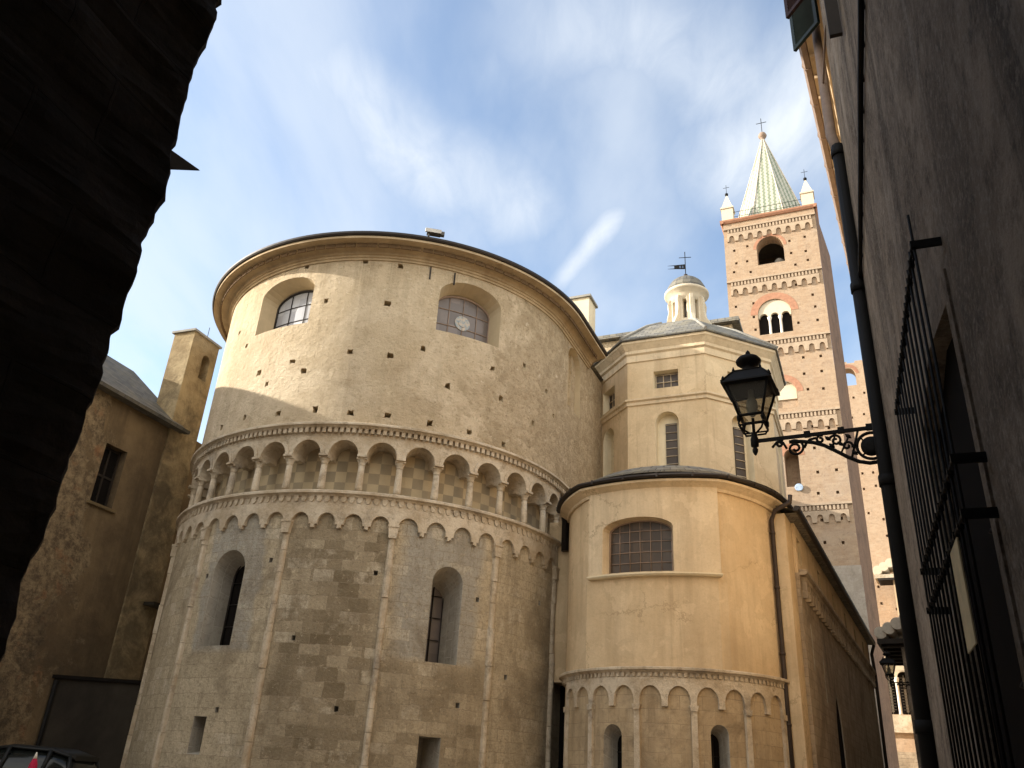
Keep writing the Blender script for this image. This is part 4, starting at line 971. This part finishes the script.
# ------------------------------------------------------------------ brick tower house with loggia window, right of the bell tower
BD = 66.; kb = BD / 56
B0 = V((23.56 * kb, 50.8028 * kb, 0)); BF = Pln(B0, 114, 204); zb = lambda z: (z - 1.6) * kb + 1.6
bt = thing('brick_tower_house', 'sunlit brick tower with open arch at its ragged top, right of the bell tower', 'tower house', B0)
q = MB(); q.wall(BF, -5, 4.5, zb(4.5), zb(29.55), -1.0, 0); bw = q.build('brick_wall', ['loggia brick', 'loggia brick'], bt)
c = MB(); c.prism(BF, arch(-.12, .62, zb(27.85), zb(28.75), .55), -1.5, .5); c.prism(BF, arch(-.12, 1.4, zb(6.5), zb(8.9), 1.25), -.45, .4)
for zz in (27, 25.4, 23.2, 21.5, 20.2, 18.4, 17, 15.6, 14.1, 12.7, 11.4):
    for vx in (-.1, .75, 1.6): 
        x = (vx + random.uniform(-.2, .2)) * kb; z = zb(zz + random.uniform(-.3, .3)); c.prism(BF, [(x - .08, z - .1), (x + .08, z - .1), (x + .08, z + .1), (x - .08, z + .1)], -.3, .2)
cut(bw, c, ['loggia brick'])
q = MB(); xx = -5
while xx < 4.4:
    w = random.uniform(.25, .8); q.wall(BF, xx, min(xx + w, 4.5), zb(29.5), zb(29.55) + random.uniform(.05, .3), -.9, -.02); xx += w
q.build('ragged_top', 'loggia brick', bt)
ring(BF, -.12, zb(28.75), .62, .9, .015, 'arch brick', 'brick_arch', bt)
ring(BF, -.12, zb(8.9), 1.4, 1.72, .02, 'arch brick', 'brick_arch', bt, 1.25 / 1.4)
q = MB(); q.wall(BF, -5, 4.5, -.3, zb(4.5), -1, .02); q.build('stone_base', 'aisle rubble', bt)
lg = MB(); lg.wall(BF, -1.6, 1.36, zb(6.4), zb(10.1), -.46, -.42); lg = lg.build('loggia_window', 'void', bt)
q = MB(); pts = []
for i in range(3):
    x = -.12 + (i - 1) * .935; pts += [(x - .4675, zb(8.55)), (x - .39, zb(8.55))] + archline(x, .39, zb(8.57), 8) + [(x + .39, zb(8.55)), (x + .4675, zb(8.55))]
q.strip(BF, pts, zb(8.95), -.4, -.12); q.prism(BF, arch(-.12, 1.38, zb(8.9), zb(8.95), 1.15), -.4, -.12); q.build('tracery', 'white stucco', lg)
for i in (-.5, .5):
    p = BF.p(-.12 + i * .935, 0, -.2); q = MB(); q.lathe(p, [(.15, zb(6.5)), (.11, zb(6.6)), (.1, zb(8.2)), (.17, zb(8.42)), (.18, zb(8.56))], 10); q.build('column', 'white marble', lg)
for i in range(2):
    q = MB()
    for k in range(12): q.lathe(BF.p(-.12 + i * .935, zb(6.7) + k * .19, -.38), [(.09, -.01), (.09, .01)], 8, BF.n); q.box(BF.p(-.12 + i * .935, zb(6.7) + k * .19 + .095, -.38), (.5, .02, .02), (BF.u, BF.n, UPZ))
    q.box(BF.p(-.12 + i * .935, zb(7.6), -.39), (.03, .02, 2.6), (BF.u, BF.n, UPZ))
    q.build('lattice', 'grey stone', lg)
q = MB(); q.wall(BF, -1.5, 1.0, zb(5.5), zb(6.45), 0, .3); q.build('sill_block', 'pale stone', bt)

# ------------------------------------------------------------------ tiled eaves of two houses far down the street on the right
def tiled_house(name, label, px_az, r, z, wid, mat, L=9):
    d = V((sin(R(px_az)), cos(R(px_az)), 0)); P = d * r; P.z = 0
    al = V((sin(R(29)), cos(R(29)), 0)); rt_ = V((al.y, -al.x, 0))
    h = thing(name, label, 'house', P)
    q = MB(); M = Pln(P + rt_ * wid * .5, 29, 299)
    q.wall(M, .35, L, 0, z - .1, -4, 0); q.build('wall', mat, h)
    q = MB()
    n = 5
    for i in range(n):                           # rows of barrel tiles stepping up from the eaves
        x = -wid * .06 + i * wid * .28; rr = wid * .2
        c_ = P + rt_ * x + V((0, 0, z + i * wid * .13))
        prof = [(rr, 0), (rr * .92, L * .98)]
        q.lathe(c_ - al * (.12 * i), prof, 14, al)
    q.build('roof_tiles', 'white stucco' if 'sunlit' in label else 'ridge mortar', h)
    q = MB(); q.box(P + rt_ * wid * .35 + al * L * .5 + V((0, 0, z - wid * .28)), (wid * 1.1, L, wid * .16), (rt_, al, V((0, 0, 1)))); q.build('eaves_board', 'dark wood' if 'shaded' in label else 'pale stone', h)  # shade set by colour: dark board for shaded eaves, pale for sunlit
    q = MB()
    for k in range(6): q.box(P + rt_ * wid * .3 + al * (L * (k + .3) / 6) + V((0, 0, z - wid * .40)), (wid * .8, wid * .08, wid * .09), (rt_, al, V((0, 0, 1))))
    q.build('corbels', 'dark wood', h)
    return h
tiled_house('street_house', 'pale sunlit tiled house eaves jutting before the brick tower wall', 25.05, 63.6, 16.75, 1.6, 'town plaster', 2.0)
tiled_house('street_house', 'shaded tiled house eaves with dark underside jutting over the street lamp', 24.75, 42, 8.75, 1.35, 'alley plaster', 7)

# ------------------------------------------------------------------ house on the left with roof and bell turret
L0 = V((-11.35, 26.48, 0)); LF = Pln(L0, 21.3, 111.3)
lh = thing('old_house', 'old ochre rendered house with one dark window and slate roof, left of the apse', 'house', L0)
q = MB(); q.wall(LF, -13, 1.6, -.3, 11.85, -6.6, 0); lwall = q.build('wall', ['old ochre render', 'old ochre render'], lh)
c = MB(); c.prism(LF, [(-2.78, 8.46), (-1.91, 8.46), (-1.91, 10.33), (-2.78, 10.33)], -.35, .3, 1)
cut(lwall, c, ['old ochre render'])
q = MB(); xs = []
random.seed(3)
q = MB(); q.wall(LF, -2.76, -1.93, 8.48, 10.31, -.33, -.28); w = q.build('window', 'void', lh)
q = MB()
for x in (-2.74, -2.345, -1.95): q.wall(LF, x - .035, x + .035, 8.48, 10.31, -.28, -.24)
for z in (8.52, 9.4, 10.28): q.wall(LF, -2.7, -1.99, z - .03, z + .03, -.28, -.25)
q.build('frame', 'dark wood', w)
q = MB(); q.wall(LF, -2.9, -1.8, 8.36, 8.45, -.1, .09); q.build('sill', 'house rubble', w)
q = MB(); q.face([LF.p(-13, 11.83, .35), LF.p(.0, 11.83, .35), LF.p(.3, 14.7, -3.2), LF.p(-13, 14.7, -3.2)], [(0, 0), (13, 0), (13, 4.6), (0, 4.6)])
q.face([LF.p(-13, 11.83, -6.7), LF.p(.0, 11.83, -6.7), LF.p(.3, 14.7, -3.2), LF.p(-13, 14.7, -3.2)], [(0, 0), (13, 0), (13, 4.6), (0, 4.6)])
q.face([LF.p(-13, 11.76, .33), LF.p(0, 11.76, .33), LF.p(0, 11.76, -6.7), LF.p(-13, 11.76, -6.7)]); q.face([LF.p(.0, 11.8, .33), LF.p(.3, 14.69, -3.2), LF.p(.0, 11.8, -6.7)]); q.face([LF.p(-13, 11.8, .33), LF.p(-13, 14.69, -3.2), LF.p(-13, 11.8, -6.7)])
q.sweep(LF, [(.2, 11.74), (.42, 11.72), (.45, 11.82), (.36, 11.86), (.2, 11.86)], -13, .05); q.build('roof', 'old slate', lh)
q = MB(); q.wall(LF, -.5, .85, 0, 15.55, -.85, .06); tu = q.build('bell_turret', ['turret render', 'turret render'], lh)
c = MB(); c.prism(LF, arch(.35, .2, 14.0, 14.75, .22), -.3, .3); cut(tu, c, ['turret render'])
q = MB(); q.wall(LF, -.58, .92, 15.55, 15.63, -.93, .12); q.build('cap_slab', 'grey stone', tu)
q = MB(); q.tube([LF.p(.5, 15.6, -.3), LF.p(.5, 16.3, -.3)], .012, 5); q.build('aerial', 'wrought iron', tu)
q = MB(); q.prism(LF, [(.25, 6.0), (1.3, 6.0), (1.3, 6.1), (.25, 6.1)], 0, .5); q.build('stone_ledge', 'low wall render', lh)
# low boundary wall closing the lane
LW = Pln((-12.15, 24.4), 87, 177)
bwall = thing('boundary_wall', 'low dark boundary wall with coping between the ochre house and the apse', 'wall', (-12.15, 24.4, 0))
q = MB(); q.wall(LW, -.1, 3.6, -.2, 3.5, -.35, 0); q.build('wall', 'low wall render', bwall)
q = MB(); q.wall(LW, -.1, 3.6, 3.5, 3.59, -.42, .08); q.build('coping', 'void', bwall)
pipe('rain_pipe', [LW.p(.08, 3.45, .07), LW.p(.08, .1, .07)], .05, 'wrought iron', bwall)

# ------------------------------------------------------------------ parked car and red parasol, bottom left
cpos = V((-10.62, 20.4, .1)); car = thing('parked_car', 'dark compact car parked at the corner below the old ochre house', 'car', cpos)
fx = V((sin(R(-88)), cos(R(-88)), 0)); fy = V((-fx.y, fx.x, 0)); UPZ = V((0, 0, 1))
def cl(x, y, z): return cpos + fx * x + fy * y + UPZ * z
def loft(sections, mat, name, parent, ny=8):     # sections along x: (x, halfwidth_low, halfwidth_high, z0, z1)
    q = MB(); rings = []
    for x, w0, w1, z0, z1 in sections:
        rg = [(-w0 * .9, z0), (-w0, z0 + (z1 - z0) * .25), (-(w0 + w1) / 2, z0 + (z1 - z0) * .7), (-w1 * .93, z1 - (z1 - z0) * .06), (-w1 * .75, z1), (w1 * .75, z1), (w1 * .93, z1 - (z1 - z0) * .06), ((w0 + w1) / 2, z0 + (z1 - z0) * .7), (w0, z0 + (z1 - z0) * .25), (w0 * .9, z0)]
        rings.append([cl(x, y, z) for y, z in rg])
    for A, B in zip(rings, rings[1:]):
        for k in range(len(A)): q.face([A[k], A[(k + 1) % len(A)], B[(k + 1) % len(B)], B[k]], smooth=True)
    q.face(rings[0][::-1]); q.face(rings[-1]); return q.build(name, mat, parent)
loft([(2.0, .72, .66, .3, .72), (1.85, .82, .78, .22, .82), (1.0, .86, .8, .2, .98), (0, .87, .82, .2, 1.02), (-1.2, .86, .82, .2, 1.05), (-1.78, .84, .78, .25, 1.05), (-1.9, .78, .7, .35, .98)], 'car paint', 'body', car)
gl = loft([(.95, .78, .7, .98, 1.0), (.35, .79, .62, .99, 1.5), (-.3, .8, .62, .99, 1.6), (-1.2, .79, .6, .99, 1.57), (-1.68, .76, .55, 1.0, 1.42), (-1.82, .74, .6, 1.0, 1.06)], 'car glass', 'windows', car)
rf = loft([(.42, .6, .58, 1.49, 1.53), (-.3, .66, .6, 1.57, 1.66), (-1.2, .64, .58, 1.54, 1.63), (-1.72, .58, .5, 1.40, 1.5)], 'car paint', 'roof', car)
for sy in (-1, 1):
    for a, b in (((.92, .76, 1.0), (.36, .66, 1.53)), ((-.25, .83, 1.0), (-.3, .69, 1.6)), ((-1.15, .82, 1.0), (-1.2, .66, 1.58)), ((-1.75, .78, 1.0), (-1.62, .6, 1.48))):
        q = MB(); q.tube([cl(a[0], a[1] * sy, a[2]), cl(b[0], b[1] * sy, b[2])], .045, 6); q.build('pillar', 'car paint', car)
for sx in (1.25, -1.25):
    for sy in (-1, 1):
        q = MB(); q.lathe(cl(sx, sy * .66, .31), [(.19, 0), (.29, 0), (.31, .04), (.31, .17), (.29, .2), (.19, .2)], 24, fy * sy); wh = q.build('wheel', 'tyre rubber', car)
        q = MB(); q.lathe(cl(sx, sy * .66, .31), [(.19, .02), (.19, .18), (.05, .2)], 16, fy * sy); q.build('rim', 'galvanised metal', wh)
for sy in (-1, 1):
    q = MB(); q.box(cl(-1.84, sy * .7, .98), (.14, .16, .3), (fx, fy, UPZ)); q.build('tail_light', 'tail lamp', car)
    q = MB(); q.box(cl(1.9, sy * .58, .66), (.1, .26, .14), (fx, fy, UPZ)); q.build('headlight', 'lamp glass', car)
    q = MB(); q.box(cl(.75, sy * .93, 1.05), (.12, .16, .11), (fx, fy, UPZ)); q.build('mirror', 'car paint', car)
pp = V((-9.2, 18.6, 0)); par = thing('parasol', 'closed red parasol with a white tip standing before the dark car', 'parasol', pp)
q = MB(); q.lathe(pp, [(.05, .75), (.13, .78), (.115, 1.1), (.075, 1.4), (.03, 1.52)], 10); q.build('canopy', 'red cloth', par)
q = MB(); q.lathe(pp, [(.04, 1.5), (.03, 1.55), (.012, 1.62)], 8); q.build('tip', 'white marble', par)
q = MB(); q.tube([pp, pp + V((0, 0, 1.5))], .022, 8); q.lathe(pp, [(.22, 0), (.22, .05), (.05, .09)], 16); q.build('pole', 'galvanised metal', par)

# ------------------------------------------------------------------ alley house on the right
Pc = V((3.60, 7.16, 0))
W1 = Pln(Pc, 22.2 + 180, 292.2)                  # x runs from the corner back towards the camera
W2 = Pln(Pc, 28, 298)                            # second front, down the street
ah = thing('alley_house', 'weathered grey brown alley house with barred window, filling the right side', 'house', Pc)
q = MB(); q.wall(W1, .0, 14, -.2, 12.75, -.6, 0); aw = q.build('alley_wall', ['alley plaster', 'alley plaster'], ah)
c = MB(); c.prism(W1, [(2.7, .9), (4.34, .9), (4.34, 3.70), (3.5, 3.86), (2.7, 3.70)], -.38, .3, 1); cut(aw, c, ['alley plaster'])
q = MB(); q.wall(W2, .02, 36, -.2, 12.75, -.6, 0); sw = q.build('street_wall', ['town plaster', 'town plaster'], ah)
c = MB(); c.prism(W2, [(.33, 11.1), (1.02, 11.1), (1.02, 12.5), (.33, 12.5)], -.35, .3)
for x in (5, 9, 13, 17, 22, 27):
    for z in (4.2, 8): c.prism(W2, [(x, z), (x + .9, z), (x + .9, z + 1.6), (x, z + 1.6)], -.35, .3)
cut(sw, c, ['town plaster'])
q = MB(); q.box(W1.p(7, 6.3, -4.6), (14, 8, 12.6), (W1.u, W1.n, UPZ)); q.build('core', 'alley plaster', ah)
q = MB(); q.wall(W1, 2.66, 4.38, .88, 3.9, -.3, -.09); w = q.build('window', 'void', ah)
q = MB(); q.wall(W1, 4.34, 4.44, .9, 3.80, -.36, .012); q.build('frame', 'alley plaster', w)
q = MB(); q.tube([W1.p(4.22, 3.0, -.06), W1.p(4.22, 1.2, -.06)], .012, 6)
for z in (2.62, 2.02): q.tube([W1.p(4.22, z, -.06), W1.p(4.22, z + .03, .0)], .012, 5)
q.build('shutter_rod', 'roof lead', w)
gr = MB(); GD = .115; G0, G1 = 2.55, 4.47
for i in range(13):
    t = G0 + i * (G1 - G0) / 12; gr.tube([W1.p(t, 1.0, GD), W1.p(t, 4.0 if i < 12 else 4.1, GD)], .0065, 6)
for z in (3.93, 2.88, 2.65, 1.4):
    for d_ in (-.006, .006): gr.tube([W1.p(G0 + (G1 - G0) * k / 48, z + .009 * sin(k * 1.6 + (0 if d_ > 0 else pi)), GD + .009 * cos(k * 1.6 + (0 if d_ > 0 else pi))) for k in range(49)], .007, 5)
    for i in range(13):
        t = G0 + i * (G1 - G0) / 12; gr.box(W1.p(t, z, GD + .002), (.026, .026, .034), (W1.u, W1.n, UPZ))
    for t in (G1, G0): gr.box(W1.p(t, z, GD / 2 - .01), (.012, GD + .03, .042), (W1.u, W1.n, UPZ))
gr.build('window_grille', 'wrought iron', ah)
q = MB(); q.box(W1.p(4.28, 1.62, -.1), (.2, .2, .5), (W1.u, W1.n, UPZ)); q.build('meter_box', 'void', ah)
pts = [W1.p(5.6, 6.58, .03)] + [W1.p(5.6 - i * .34, 6.52 + .012 * sin(i * 1.7) - (.02 if i > 10 else 0), .028) for i in range(1, 17)]
q = MB(); q.tube(pts, .022, 6)
for i in range(0, 17): q.box(W1.p(5.6 - i * .34, 6.55, .02), (.03, .04, .07), (W1.u, W1.n, UPZ))
q.build('cable', 'wrought iron', ah)
# eaves and gutter (second front)
q = MB(); q.sweep(W2, [(0, 12.5), (.1, 12.52), (.12, 12.62), (.34, 12.72), (.34, 12.8), (0, 12.82)], -.1, 36);
for i in range(70): q.box(W2.p(.2 + i * .5, 12.66, .2), (.09, .26, .08), (W2.u, W2.n, UPZ))
q.build('eaves_cornice', 'town plaster', ah)
q = MB(); q.sweep(W2, [(.3, 12.8), (.36, 12.72), (.44, 12.73), (.48, 12.82), (.47, 12.9), (.3, 12.9)], -.1, 36)
for i in range(40): q.sweep(W2, [(.29, 12.79), (.36, 12.705), (.45, 12.715), (.495, 12.82), (.485, 12.91)], .3 + i * .9, .33 + i * .9)
q.build('gutter', 'worn pipe', ah)
q = MB(); q.face([W2.p(-.1, 12.9, .4), W2.p(36, 12.9, .4), W2.p(36, 14.6, -4), W2.p(-.1, 14.6, -4)]); q.face([W1.p(-.1, 12.76, .0), W1.p(14, 12.76, 0), W1.p(14, 14.6, -4), W1.p(-.1, 14.6, -4)]); q.build('roof', 'slate', ah)
def wp(t, z, d): return W2.p(t, z, d)
bp = W1.p(.1, 0, .055)
q = MB(); q.tube([V((bp.x, bp.y, .1)), V((bp.x, bp.y, 8.3)), ], .066, 10)
for z in (2.2, 4.3, 6.4, 8.2): q.lathe((bp.x, bp.y, z), [(.08, -.05), (.08, .05)], 10)
q.build('downpipe', 'wrought iron', ah)
q = MB(); q.tube([V((bp.x, bp.y, 8.2)), W2.p(.15, 8.7, .1), W2.p(1.45, 12.3, .14), W2.p(1.7, 12.75, .34)], .06, 10); q.tube([W2.p(.62, 9.9, .13), W1.p(.35, 9.95, .0)], .014, 5); q.build('upper_downpipe', 'worn pipe', ah)
for t, mt in ((.02, 'dark reddish wood'), (.62, 'green shutter paint')):
    sx = V((sin(R(-17)), cos(R(-17)), 0)); sy = V((sx.y, -sx.x, 0)); hp = W2.p(t, 0, .06)
    q = MB()
    for k, w in ((.03, .06), (.50, .06)): q.box(hp + sx * k + UPZ * 11.8, (w, .045, 1.42), (sx, sy, UPZ))
    for z in (11.12, 11.8, 12.48): q.box(hp + sx * .265 + UPZ * z, (.42, .045, .06), (sx, sy, UPZ))
    for i in range(22): q.box(hp + sx * .265 + UPZ * (11.18 + i * .058), (.42, .04, .035), (sx, (sy * .8 + UPZ * .6), (UPZ * .8 - sy * .6)))
    q.build('shutter', mt, ah)
q = MB(); q.wall(W2, .33, 1.02, 11.1, 12.5, -.34, -.3); q.build('upper_window', 'void', ah)
q = MB(); q.box(W1.p(2.1, 8.9, .07), (.045, .11, 2.05), (W1.u, W1.n, UPZ)); q.build('folded_shutter', 'dark wood', ah)

# notice fixed to the grille
q = MB(); q.box(W1.p(4.15, 2.40, .132), (.27, .006, .42), (W1.u, W1.n, UPZ)); 
tag(q.build('notice_sheet', 'yellowed paper'), 'yellowed notice sheet tied to the iron window grille', 'notice')

# ------------------------------------------------------------------ street lamps on scrolled brackets
def street_lamp(P, az, s, label):                # P: wall end of the bracket bar, az: direction it sticks out
    e = V((sin(R(az)), cos(R(az)), 0)); sd2 = V((e.y, -e.x, 0))
    lamp = thing('street_lamp', label, 'street lamp', P, 'wall lanterns on scrolled iron brackets')
    q_ = lambda x, z, y=0: P + e * (x * s) + UPZ * (z * s) + sd2 * (y * s)
    L = 1.215
    q = MB(); q.box(q_(L / 2 - .0, 0), (L * s, .028 * s, .034 * s), (e, sd2, UPZ))
    for x in (.14, .40, .72): q.box(q_(x, .01), (.06 * s, .045 * s, .06 * s), (e, sd2, UPZ))
    q.tube([q_(*p) for p in ((.0, -.33), (.08, -.355), (.18, -.36), (.27, -.335), (.37, -.275), (.47, -.2), (.57, -.13), (.67, -.085), (.78, -.06), (.9, -.05))], .019 * s, 6)
    for cx, cz, ro, tn, ph, dr in ((.845, -.125, .088, 1.75, 1.2, 1), (.60, -.06, .045, 1.2, 2.2, -1), (.46, -.09, .06, 1.3, .5, 1), (.36, -.16, .05, 1.2, 3.6, -1), (.99, -.06, .04, 1.2, 2.4, -1)):
        q.tube([q_(cx + ro * (1 - .8 * k / 30) * cos(ph + dr * 2 * pi * tn * k / 30), cz + ro * (1 - .8 * k / 30) * sin(ph + dr * 2 * pi * tn * k / 30)) for k in range(31)], .0135 * s, 5)
    q.tube([q_(*p) for p in ((.76, -.13), (.735, -.08), (.70, -.05), (.64, -.04))], .014 * s, 5); q.tube([q_(*p) for p in ((.93, -.12), (.96, -.05), (1.02, -.035), (1.07, -.09))], .014 * s, 5)
    for cx, cz in ((.53, -.06), (.42, -.13), (.34, -.06), (.50, -.14), (.30, -.24)): q.lathe(q_(cx, cz), [(.004, -.035), (.02, -.01), (.02, .01), (.004, .035)], 6, e * .7 + UPZ * .7)
    q.tube([q_(.5, -.17), q_(.46, -.02)], .01 * s, 5); q.tube([q_(.42, -.22), q_(.33, -.05)], .01 * s, 5); q.tube([q_(.33, -.28), q_(.25, -.02)], .012 * s, 5)
    q.build('bracket', 'wrought iron', lamp)
    q = MB(); q.tube([q_(.14 + .135 * cos(2 * pi * k / 28), -.185 + .135 * sin(2 * pi * k / 28)) for k in range(29)], .016 * s, 6); q.lathe(q_(.145, -.19) - sd2 * .02 * s, [(.04 * s, -.012 * s), (.095 * s, 0), (.095 * s, .04 * s), (.04 * s, .052 * s)], 22, sd2)
    for a in (45, 135, 225, 315): q.tube([q_(.145 + .09 * cos(R(a)), -.19 + .09 * sin(R(a))), q_(.14 + .135 * cos(R(a)), -.185 + .135 * sin(R(a)))], .009 * s, 5)
    q.build('bracket_ring', 'wrought iron', lamp)
    q = MB(); q.tube([q_(.0, .06), q_(.0, -.42)], .02 * s, 6); q.build('wall_plate', 'wrought iron', lamp)
    # lantern
    hx = L + .025; c_ = lambda z: q_(hx, z)
    q = MB(); q.lathe(c_(0), [(r * s, h * s) for r, h in ((.0, -.16), (.014, -.145), (.028, -.115), (.03, -.09), (.016, -.07), (.04, -.055), (.042, .02), (.03, .06), (.03, .09), (.012, .1))], 12)
    q.tube([q_(hx, .06), q_(hx, .26)], .016 * s, 6)
    lan = q.build('lantern_stem', 'wrought iron', lamp)
    A = [V((math.copysign(1, math.cos(a)), math.copysign(1, math.sin(a)))) for a in (R(45), R(135), R(225), R(315))]
    def ringpts(h, z): return [q_(hx + h * a.x, z, h * a.y) for a in A]
    q = MB()
    for a in range(4): 
        p0, p1, p2, p3 = (ringpts(h, z)[a] for h, z in ((.03, .08), (.10, .11), (.125, .17), (.105, .24)))
        q.tube([p0, p1, p2, p3], .011 * s, 5)
    def frame(z, h, r):
        pt = ringpts(h, z)
        for a in range(4): q.tube([pt[a], pt[(a + 1) % 4]], r * s, 6)
    frame(.15, .125, .009); frame(.26, .118, .016); frame(.6, .212, .016)
    for a in range(4):
        q.tube([ringpts(.118, .26)[a], ringpts(.212, .6)[a]], .014 * s, 6)
        q.lathe(ringpts(.235, .615)[a], [(.004, 0), (.018 * s, .02 * s), (.018 * s, .045 * s), (.004, .07 * s)], 8)
        q.lathe(ringpts(.125, .23)[a], [(.004, -.05 * s), (.016 * s, -.02 * s), (.016 * s, 0.02 * s), (.004, .04 * s)], 8)
    q.build('lantern_frame', 'wrought iron', lamp)
    q = MB(); R1, R2 = ringpts(.112, .265), ringpts(.206, .595)
    for a in range(4): q.face([R1[a], R1[(a + 1) % 4], R2[(a + 1) % 4], R2[a]])
    q.build('glass', 'clear glass', lamp)
    q = MB(); q.lathe(c_(.28), [(r * s, h * s) for r, h in ((.02, 0), (.045, .03), (.06, .1), (.058, .17), (.03, .22), (.03, .3))], 14); q.build('bulb', 'lamp glass', lamp)
    q = MB(); T1, T2, T3 = ringpts(.262, .6), ringpts(.255, .62), ringpts(.14, .77)
    for A1, A2 in ((T1, T2), (T2, T3)):
        for a in range(4): q.face([A1[a], A1[(a + 1) % 4], A2[(a + 1) % 4], A2[a]])
    q.face(T1[::-1]); 
    for a in range(4):
        q.tube([T2[a], T3[a]], .012 * s, 5); q.tube([T3[a], T3[(a + 1) % 4]], .013 * s, 5); q.lathe(T3[a], [(.004, -.01), (.016 * s, .01), (.004, .05 * s)], 8)
    q.face(T3)
    q.build('hood', 'wrought iron', lamp)
    q = MB(); q.lathe(c_(.77), [(r * s, h * s) for r, h in ((.11, 0), (.07, .03), (.06, .09), (.075, .1), (.1, .115), (.13, .14), (.135, .165), (.11, .2), (.06, .225), (.02, .235), (.028, .255), (.022, .275), (.004, .3))], 18); q.build('chimney_cap', 'wrought iron', lamp)
    return lamp
kg = NT('clear glass'); kg.t.nodes.remove(kg.b)
tr = kg.n('ShaderNodeBsdfTransparent'); tr.inputs[0].default_value = (.62, .6, .54, 1); gs = kg.n('ShaderNodeBsdfGlossy', {'Roughness': .15}); df = kg.n('ShaderNodeBsdfDiffuse'); df.inputs[0].default_value = (.3, .28, .24, 1)
m1 = kg.n('ShaderNodeMixShader', {0: .22, 1: tr.outputs[0], 2: df.outputs[0]}); m2 = kg.n('ShaderNodeMixShader', {0: .06, 1: m1.outputs[0], 2: gs.outputs[0]})
kg.t.links.new(m2.outputs[0], kg.t.nodes['Material Output'].inputs[0])
street_lamp(Pc + W2.n * .0 + V((0, 0, 4.885)), 298, .99, 'large black iron lantern on a scrolled bracket, nearest of the two lamps')
street_lamp(V((sin(R(27.05)) * 37, cos(R(27.05)) * 37, 6.0)), 298, 1.15, 'small distant lantern on a bracket before the columned loggia window')

# ------------------------------------------------------------------ dark pier on the left: unseen covered passage added behind it to darken it
pier = thing('passage_pier', 'near black rough stone pier at the mouth of an unseen added passage, filling the left edge', 'pier', (-2.0, 3.2, 0))
PF = Pln((-1.43, 2.64), 201.3, 111.3)             # x runs back from the mouth
random.seed(11)
zs = [-.2]
while zs[-1] < 8: zs.append(zs[-1] + random.uniform(.05, .2))
edge = []
for z in zs: edge.append(.0)
from mathutils import noise as mnoise
q = MB(); zz = -.2; DZ = .035; rows = []
XS = [0, .03, .09, .2, .35, .55, .8, 1.1, 1.5, 2.0, 2.6, 3.4, 4.4, 6]
while zz < 8.2:
    low = -.06 * (1 - min(1, max(0, (zz - 1.9) / .9)))           # the foot of the edge is worn back
    e0 = mnoise.fractal(V((0, 3.3, zz * 1.6)), 1, 2, 5) * .024 + mnoise.noise(V((5, 1, zz * 17))) * .02 - .01 - low
    e0 += .05 * max(0, mnoise.noise(V((2, 8, zz * 2.3)))) 
    row = []
    for x in XS:
        d = mnoise.fractal(V((x * 2.2, 7, zz * 4.5)), 1, 2, 4) * .035 - (.03 if x == 0 else 0)
        row.append(PF.p(x + e0 * max(0, 1 - x / .5), zz, d))
    rows.append((zz, [PF.p(e0 + .02, zz, -1.2)] + row)); zz += DZ
XU = [-1.2] + XS
for (za, ra), (zb_, rb) in zip(rows, rows[1:]):
    for i in range(len(ra) - 1):
        q.face([ra[i + 1], ra[i], rb[i], rb[i + 1]], [(XU[i + 1], za), (XU[i], za), (XU[i], zb_), (XU[i + 1], zb_)])
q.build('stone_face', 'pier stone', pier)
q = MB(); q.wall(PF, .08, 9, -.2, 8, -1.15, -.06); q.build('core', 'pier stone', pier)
q = MB(); q.wall(PF, 1.6, 9, 4.3, 8.4, -1.1, 6.0); q.build('unseen_vault', 'pier stone', pier)  # unseen vault over the camera, added to keep light off the pier
q = MB(); q.wall(PF, 8.4, 9, -.2, 4.5, -1.1, 6.0); q.build('unseen_end_wall', 'pier stone', pier)  # unseen closing wall, added to shut out light from behind
# tall neighbour behind the pier; only the tip of its eaves shows
H0 = (-5.3, 9.3); nb = thing('neighbour_house', 'dark pointed eaves tip of a neighbouring house poking out beside the black pier', 'house', (*H0, 0))
HF = Pln(H0, 201.3, 111.3)
q = MB(); q.wall(HF, 0, 8, -.2, 16.3, -7, 0); q.build('wall', 'old ochre render', nb)
q = MB(); q.face([HF.p(-.2, 16.3, .05), HF.p(8, 16.3, .05), HF.p(8, 18.5, -3.5), HF.p(-.2, 18.5, -3.5)]); q.face([HF.p(-.2, 16.3, -7), HF.p(8, 16.3, -7), HF.p(8, 18.5, -3.5), HF.p(-.2, 18.5, -3.5)]); q.build('roof', 'slate', nb)
q = MB()
tip = [(-4.33, 8.66, 8.68), (-4.8, 8.66, 8.665), (-5.6, 8.66, 8.64), (-5.6, 8.66, 9.55), (-4.8, 8.66, 9.0)]
A = [V(p) for p in tip]; B = [V(p) + V((-.05, .14, .09)) for p in tip]
q.face(A); q.face(B[::-1])
for i in range(5): q.face([A[i], A[(i + 1) % 5], B[(i + 1) % 5], B[i]])
q.build('eaves_tip', 'void', nb)

# the octagonal chapel, enlarged to its full size and set back behind the side apse
ON = c0 + U * 6.45 + VV * 8.71
for o_, z_ in ((octa, 0), (vane, top)):
    f = 1.1 if o_ is octa else .76; o_.scale = (f, f, f); l_ = ON + (o_.location - O) * 1.1; o_.location = (l_.x, l_.y, 1.6 + 1.1 * (z_ - 1.6))
